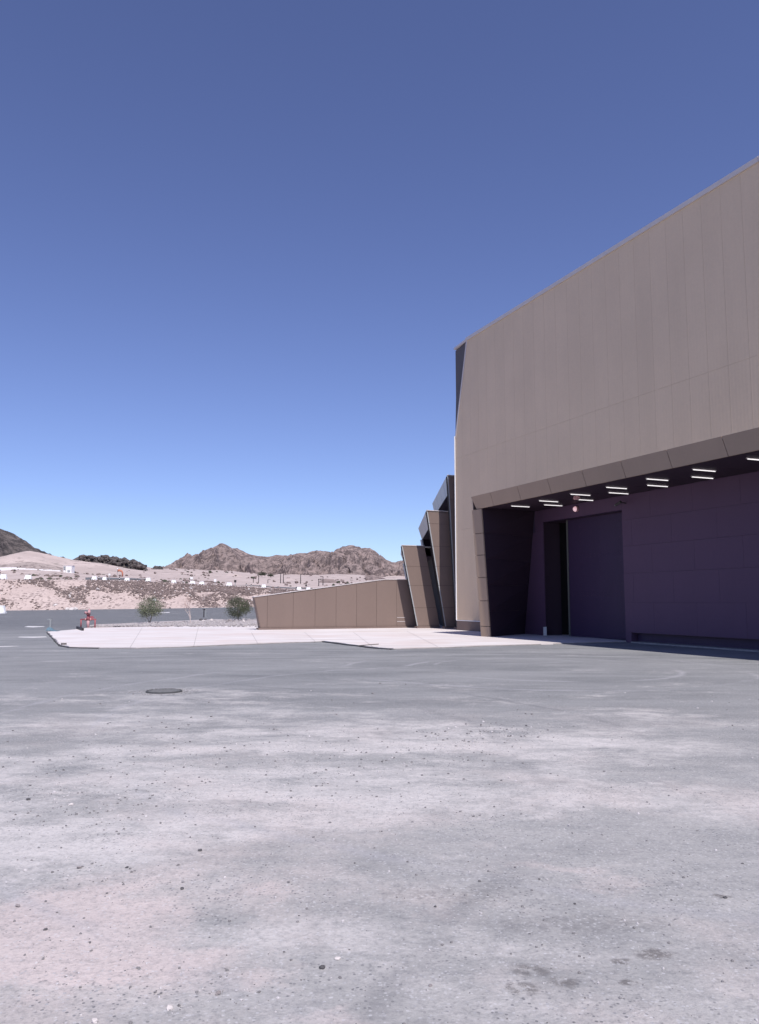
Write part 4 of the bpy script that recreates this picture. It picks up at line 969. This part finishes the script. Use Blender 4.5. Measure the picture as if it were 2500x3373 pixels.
# ------------------------------------------------------------------ furniture of the desert road above the embankment
def foot(u, y):
    x = (u - 1250) / 2648 * y; z = terr_z(u, y)
    if y >= 120: z += (y / 300) ** 0.8 * 1.5 * noise.fractal(Vector((x * .02, y * .02, 5)), 1, 2, 5)
    return Vector((x, y, z))
def barrier(u0, u1, h_px, y, label, tall=False):
    p = foot((u0 + u1) / 2, y); Wb = (u1 - u0) / 2648 * y; Hb = h_px / 2648 * y
    t = thing('road_barrier', p, label, 'barrier', 'white road barriers along the embankment crest')
    a, b = Wb / 2, Wb / 2 * 0.84; d0, d1 = 0.28, 0.12
    prof = [(d0, 0), (d0, Hb * .22), (d1, Hb * .5), (d1 * .8, Hb)]
    mb = MB(); q = []
    for dd, z in prof:
        f = 1 - 0.16 * z / Hb; q.append([(-a * f, -dd, z), (a * f, -dd, z), (a * f, dd, z), (-a * f, dd, z)])
    V = sum(q, []); F = [(0, 3, 2, 1), (12, 13, 14, 15)] + [(k * 4 + i, k * 4 + (i + 1) % 4, k * 4 + 4 + (i + 1) % 4, k * 4 + 4 + i) for k in range(3) for i in range(4)]
    mb.add(V, F).build('body', 'white', t)
    MB().tube([(0, 0, Hb), (0, 0, Hb + 0.07)], 0.06, 8).build('filler_cap', 'steel', t)
    for sx in (-1, 1): MB().box((sx * a * 0.55, -d0 - .001, 0.05), (0.16, 0.02, 0.08)).build('fork_slot', 'black', t)
BARR = [(-2, 20, 17, 'white road barrier on the crest, cut by the left edge'), (80, 102, 15, 'white road barrier on the crest below the white cabin, alone at the left'),
        (302, 318, 13, 'white road barrier on the crest, left one of the pair below the windsock'), (337, 350, 11, 'white road barrier on the crest, right one of the pair below the windsock'),
        (410, 426, 10, 'white road barrier on the crest just right of the windsock'), (480, 496, 13, 'tall white road barrier on the crest above the wispy tree'),
        (565, 580, 10, 'low white road barrier on the crest left of the bare tree'), (626, 643, 10, 'white road barrier under a small square sign above the bare tree'),
        (657, 673, 10, 'white road barrier right of the one under the square sign'), (747, 765, 12, 'white road barrier beside the dark sign above the round tree'),
        (863, 877, 12, 'white road barrier on the crest above the wing wall end'), (979, 994, 11, 'white road barrier left of the triangular sign'), (1010, 1024, 11, 'white road barrier right of the triangular sign')]
for u0, u1, h_, lab in BARR: barrier(u0, u1, h_, 115.5, lab)
# barrier lying at the left edge of the yard
p = at(6, 2019, 88); p.z = yard_z(p.x, 88)
t = thing('road_barrier', p, 'white plastic barrier at the left edge of the lower road', 'barrier')
MB().hexa([(-.55, -.25, 0), (.4, -.25, 0), (.28, -.12, .55), (.22, -.1, .86), (-.5, -.1, .86)], (0, .45, 0)).build('body', 'white', t); MB().box((.42, -.1, .1), (.25, .5, .2)).build('foot_block', 'white', t)
def sign(u, y, h_px, wpx, hp, mat, label, tri=False):
    p = foot(u, y); k = y / 2648; Hs = h_px * k
    t = thing('road_sign', p, label, 'sign')
    MB().tube([(0, 0, -.1), (0, 0, Hs)], 0.05, 6).build('post', 'steel', t)
    a, b = wpx * k / 2, hp * k
    if tri: MB().hexa([(-a, -.07, Hs - b), (a, -.07, Hs - b), (0, -.07, Hs)], (0, .03, 0)).build('plate', mat, t)
    else: MB().box((0, -.075, Hs - b / 2), (2 * a, .03, b)).build('plate', mat, t)
sign(709, 118, 20, 8, 9, 'white', 'white square road sign on a post above the marker')
sign(631, 119, 23, 9, 8, 'white', 'small white road sign behind the barrier above the bare tree')
sign(775.5, 115.5, 21, 7.5, 8, 'black', 'dark rectangular road sign on a post above the round tree')
sign(359.5, 118, 22, 6, 6, 'white', 'white road sign beside the windsock')
sign(1009.5, 118, 22, 8, 8, 'black', 'dark triangular road sign between two white barriers', True)
p = G(511, 2020, .1); y = 84.0; p = Vector(((511 - 1250) / 2648 * y, y, yard_z((511 - 1250) / 2648 * y, y)))
t = thing('road_sign', p, 'white square sign standing behind the wispy tree', 'sign'); hs = 47 / 2648 * y
MB().tube([(0, 0, 0), (0, 0, hs)], 0.035, 6).build('post', 'steel', t); MB().box((0, -.06, hs - .14), (.34, .03, .28)).build('plate', 'white', t)
def lamp(u, y, h_px, side, label):
    p = foot(u, y); Hs = h_px * y / 2648
    t = thing('street_lamp', p, label, 'street lamp', 'lamp posts along the desert road')
    MB().tube([(0, 0, -.2), (0, 0, Hs)], [0.16, 0.11], 6).build('pole', 'black', t)
    MB().box((side * 0.5, 0, Hs - .05), (1.0, .18, .14)).build('lamp_head', 'black', t)
LM = [(835, 300, 20, 1, 'lamp post on the plain, leftmost of the road row'), (852.5, 300, 28, -1, 'tall lamp post second from the left in the road row'), (883, 310, 20, 1, 'short lamp post third from the left in the road row'),
      (925, 270, 32, -1, 'tall lamp post fourth from the left in the road row'), (934, 260, 29, 1, 'lamp post just right of the fourth in the road row'), (991, 265, 31, 1, 'thick lamp post above the left triangular sign barrier'),
      (1051, 250, 25, 1, 'lamp post with a small panel above the wing wall'), (1065, 260, 30, -1, 'tall lamp post just right of the one with a panel'), (1121, 330, 13, 1, 'short lamp post left one of the last pair above the wing wall'),
      (1143, 330, 15, -1, 'short lamp post right one of the last pair above the wing wall'), (749, 600, 7, 1, 'tiny distant lamp post left one on the sand slope'), (765, 600, 5, -1, 'tiny distant lamp post right one on the sand slope')]
for a in LM: lamp(*a)
def bollard(u, y, h_px, label):
    p = foot(u, y); Hs = h_px * y / 2648
    t = thing('bollard', p, label, 'bollard', 'dark bollards along the embankment crest')
    MB().tube([(0, 0, -.1), (0, 0, Hs - .08), (0, 0, Hs)], [0.075, .075, .04], 8).build('post', 'black', t); MB().tube([(0, 0, Hs - .3), (0, 0, Hs - .2)], .08, 8).build('band', 'white', t)
for a in [(324.5, 118, 14, 'dark bollard between the pair of barriers below the windsock'), (392.5, 118, 13, 'dark bollard right of the windsock pole'), (452.5, 117, 8, 'short dark bollard left of the tall barrier'),
          (603, 117, 11, 'dark bollard left of the square sign'), (812, 117, 12, 'left dark bollard of the two right of the dark sign'), (828, 117, 10, 'right dark bollard of the two right of the dark sign')]: bollard(*a)
# dark desert road on the plateau, loose scrub and stones on the sand
def plateau_road(u0, u1, ya, yb):
    V = []; F = []; n_ = int((u1 - u0) / 20)
    for i in range(n_ + 1):
        u = u0 + (u1 - u0) * i / n_
        for y in (ya, yb):
            q = foot(u, y); V.append((q.x, q.y, q.z + 0.07))
        if i: k = 2 * i; F += [(k - 2, k, k + 1, k - 1)]
    tag(mesh('desert_road', V, F, 'tar', None, True), kind='structure')
M['tar'] = simple('desert_tarmac', (0.14, 0.14, 0.148), 0.95, 0.2, 0.3)
plateau_road(280, 480, 145, 160); plateau_road(780, 1160, 160, 180)
mb = MB(); mb2 = MB(); rr = random.Random(55)
for _ in range(2600):
    u = rr.uniform(-150, 1250); y = rr.choice([rr.uniform(120, 200), rr.uniform(180, 480), rr.uniform(300, 700)])
    if noise.fractal(Vector((u * .012, y * .012, 8)), 1, 2, 4) < 0.12 - 0.25 * (u < 260): continue
    if (275 < u < 485 and 143 < y < 162) or (775 < u < 1165 and 158 < y < 182): continue
    q = foot(u, y); r = rr.uniform(0.15, 0.5) * (0.5 + y / 250)
    put_rock(mb if rr.random() < .7 else mb2, q, r, rr)
tag(mb.build('desert_stones', 'rubble'), 'brown stones scattered over the sand plain', 'stones', kind='stuff')
tag(mb2.build('desert_tufts', 'scrub'), 'dark dry tufts scattered over the sand plain', 'scrub', kind='stuff')
# windsock
p = foot(385, 200); k = 200 / 2648
t = thing('windsock', p, 'orange windsock hanging limp from a thin pole', 'windsock')
MB().tube([(0, 0, -.2), (0, 0, 33 * k)], 0.06, 6).build('pole', 'steel', t)
MB().tube([(0.1, 0, 28 * k), (7 * k, 0, 29 * k), (14 * k, 0, 26.5 * k), (17 * k, 0, 21 * k), (17.5 * k, 0, 8 * k)], [.30, .27, .24, .2, .15], 10).build('sock', 'orange', t, True)
MB().tube([(0, 0, 33 * k), (-.1, 0, 36 * k)], .12, 6).build('cap', 'white', t)
# white cabin and long white wall
p = foot(220, 285); k = 285 / 2648
t = thing('site_cabin', p, 'white framed site cabin standing on the plain at the left', 'cabin')
MB().box((0, 1.2, 13 * k), (29 * k, 2.4, 25 * k)).build('body', 'whitewall', t)
MB().box((0, 0, 1.5 * k), (33 * k, .5, 2.5 * k)).build('base', 'white', t)
for x in (-14, -6.5, 14): MB().box((x * k, -.06, 13 * k), (1.6 * k, .1, 26 * k)).build('post', 'coping', t)
w1 = MB().box((-10.3 * k, -.03, 17 * k), (5.5 * k, .06, 12 * k)).build('window', 'glass', t); MB().box((-10.3 * k, -.07, 17 * k), (5.5 * k, .03, .8 * k)).build('bar', 'coping', w1)
w2 = MB().box((4 * k, -.03, 7.5 * k), (8 * k, .06, 6 * k)).build('window', 'glass', t); MB().box((4 * k, -.07, 7.5 * k), (.8 * k, .03, 6 * k)).build('bar', 'coping', w2)
MB().box((0, 1.2, 26 * k), (31 * k, 2.6, 1.2 * k)).build('roof', 'coping', t)
a_, b_ = foot(-500, 300), foot(196, 300)
t = thing('boundary_wall', a_, 'long low white wall running across the plain at the left', 'wall')
nseg = 24
mb = MB()
for i in range(nseg):
    ua, ub = -500 + 696 * i / nseg, -500 + 696 * (i + 1) / nseg; pa, pb = foot(ua, 300) - a_, foot(ub, 300) - a_; h0 = 1.5 if i < nseg - 5 else 1.5 - .22 * (i - nseg + 6)
    s_ = MB().hexa([pa - Z * .6, pb - Z * .6 - Vector((.03, 0, 0)), pb + Z * h0 - Vector((.03, 0, 0)), pa + Z * h0], (0, .3, 0)); s_.build('wall_segment', 'whitewall', t)
# scrub on the dunes
for i, (u, y, r, lab) in enumerate([(55, 330, 2.2, 'dark scrub bush on the dune at the far left'), (863, 560, 3.0, 'dark distant bush left one on the sand plain'), (892, 560, 2.2, 'dark distant bush right one on the sand plain'), (726, 430, 1.4, 'low dark bush on the sand slope below the peak')]):
    p = foot(u, y); rnd = random.Random(300 + i); cr = MB()
    t = thing('scrub_bush', p, lab, 'bush', 'dark scrub on the desert plain')
    for _ in range(420):
        q = Vector((rnd.gauss(0, .45), rnd.gauss(0, .45), abs(rnd.gauss(0, .35)))); leafquad(cr, q * r + Z * .3, .3 * r * rnd.uniform(.3, .8), rnd, 1.5)
    cr.build('crown', 'scrub', t); mb = MB().tube([(0, 0, -1), (0, 0, r * .4)], [.12, .06], 6); mb.build('trunk', 'bark', t)

# ------------------------------------------------------------------ worn paint on the road
M['paint'] = simple('worn_white_paint', (0.62, 0.60, 0.61), 0.9, 0.3, 2)
def marking(quad):
    P = [G(u, v, 0.0) for u, v in quad]
    V = [(p.x, p.y, yard_z(p.x, p.y) + 0.008) for p in P]
    o = mesh('road_marking', V, [tuple(range(len(V)))], 'paint'); tag(o, kind='structure')
marking([(60, 2100), (66, 2098), (152, 2097), (158, 2099.5), (110, 2101.5)])
marking([(80, 2065.5), (95, 2062.5), (145, 2063.5), (150, 2065), (110, 2067)])
marking([(508, 2031), (560, 2030), (560, 2031.2), (508, 2032.2)])
marking([(-60, 2131), (40, 2128.5), (70, 2129), (10, 2132)])
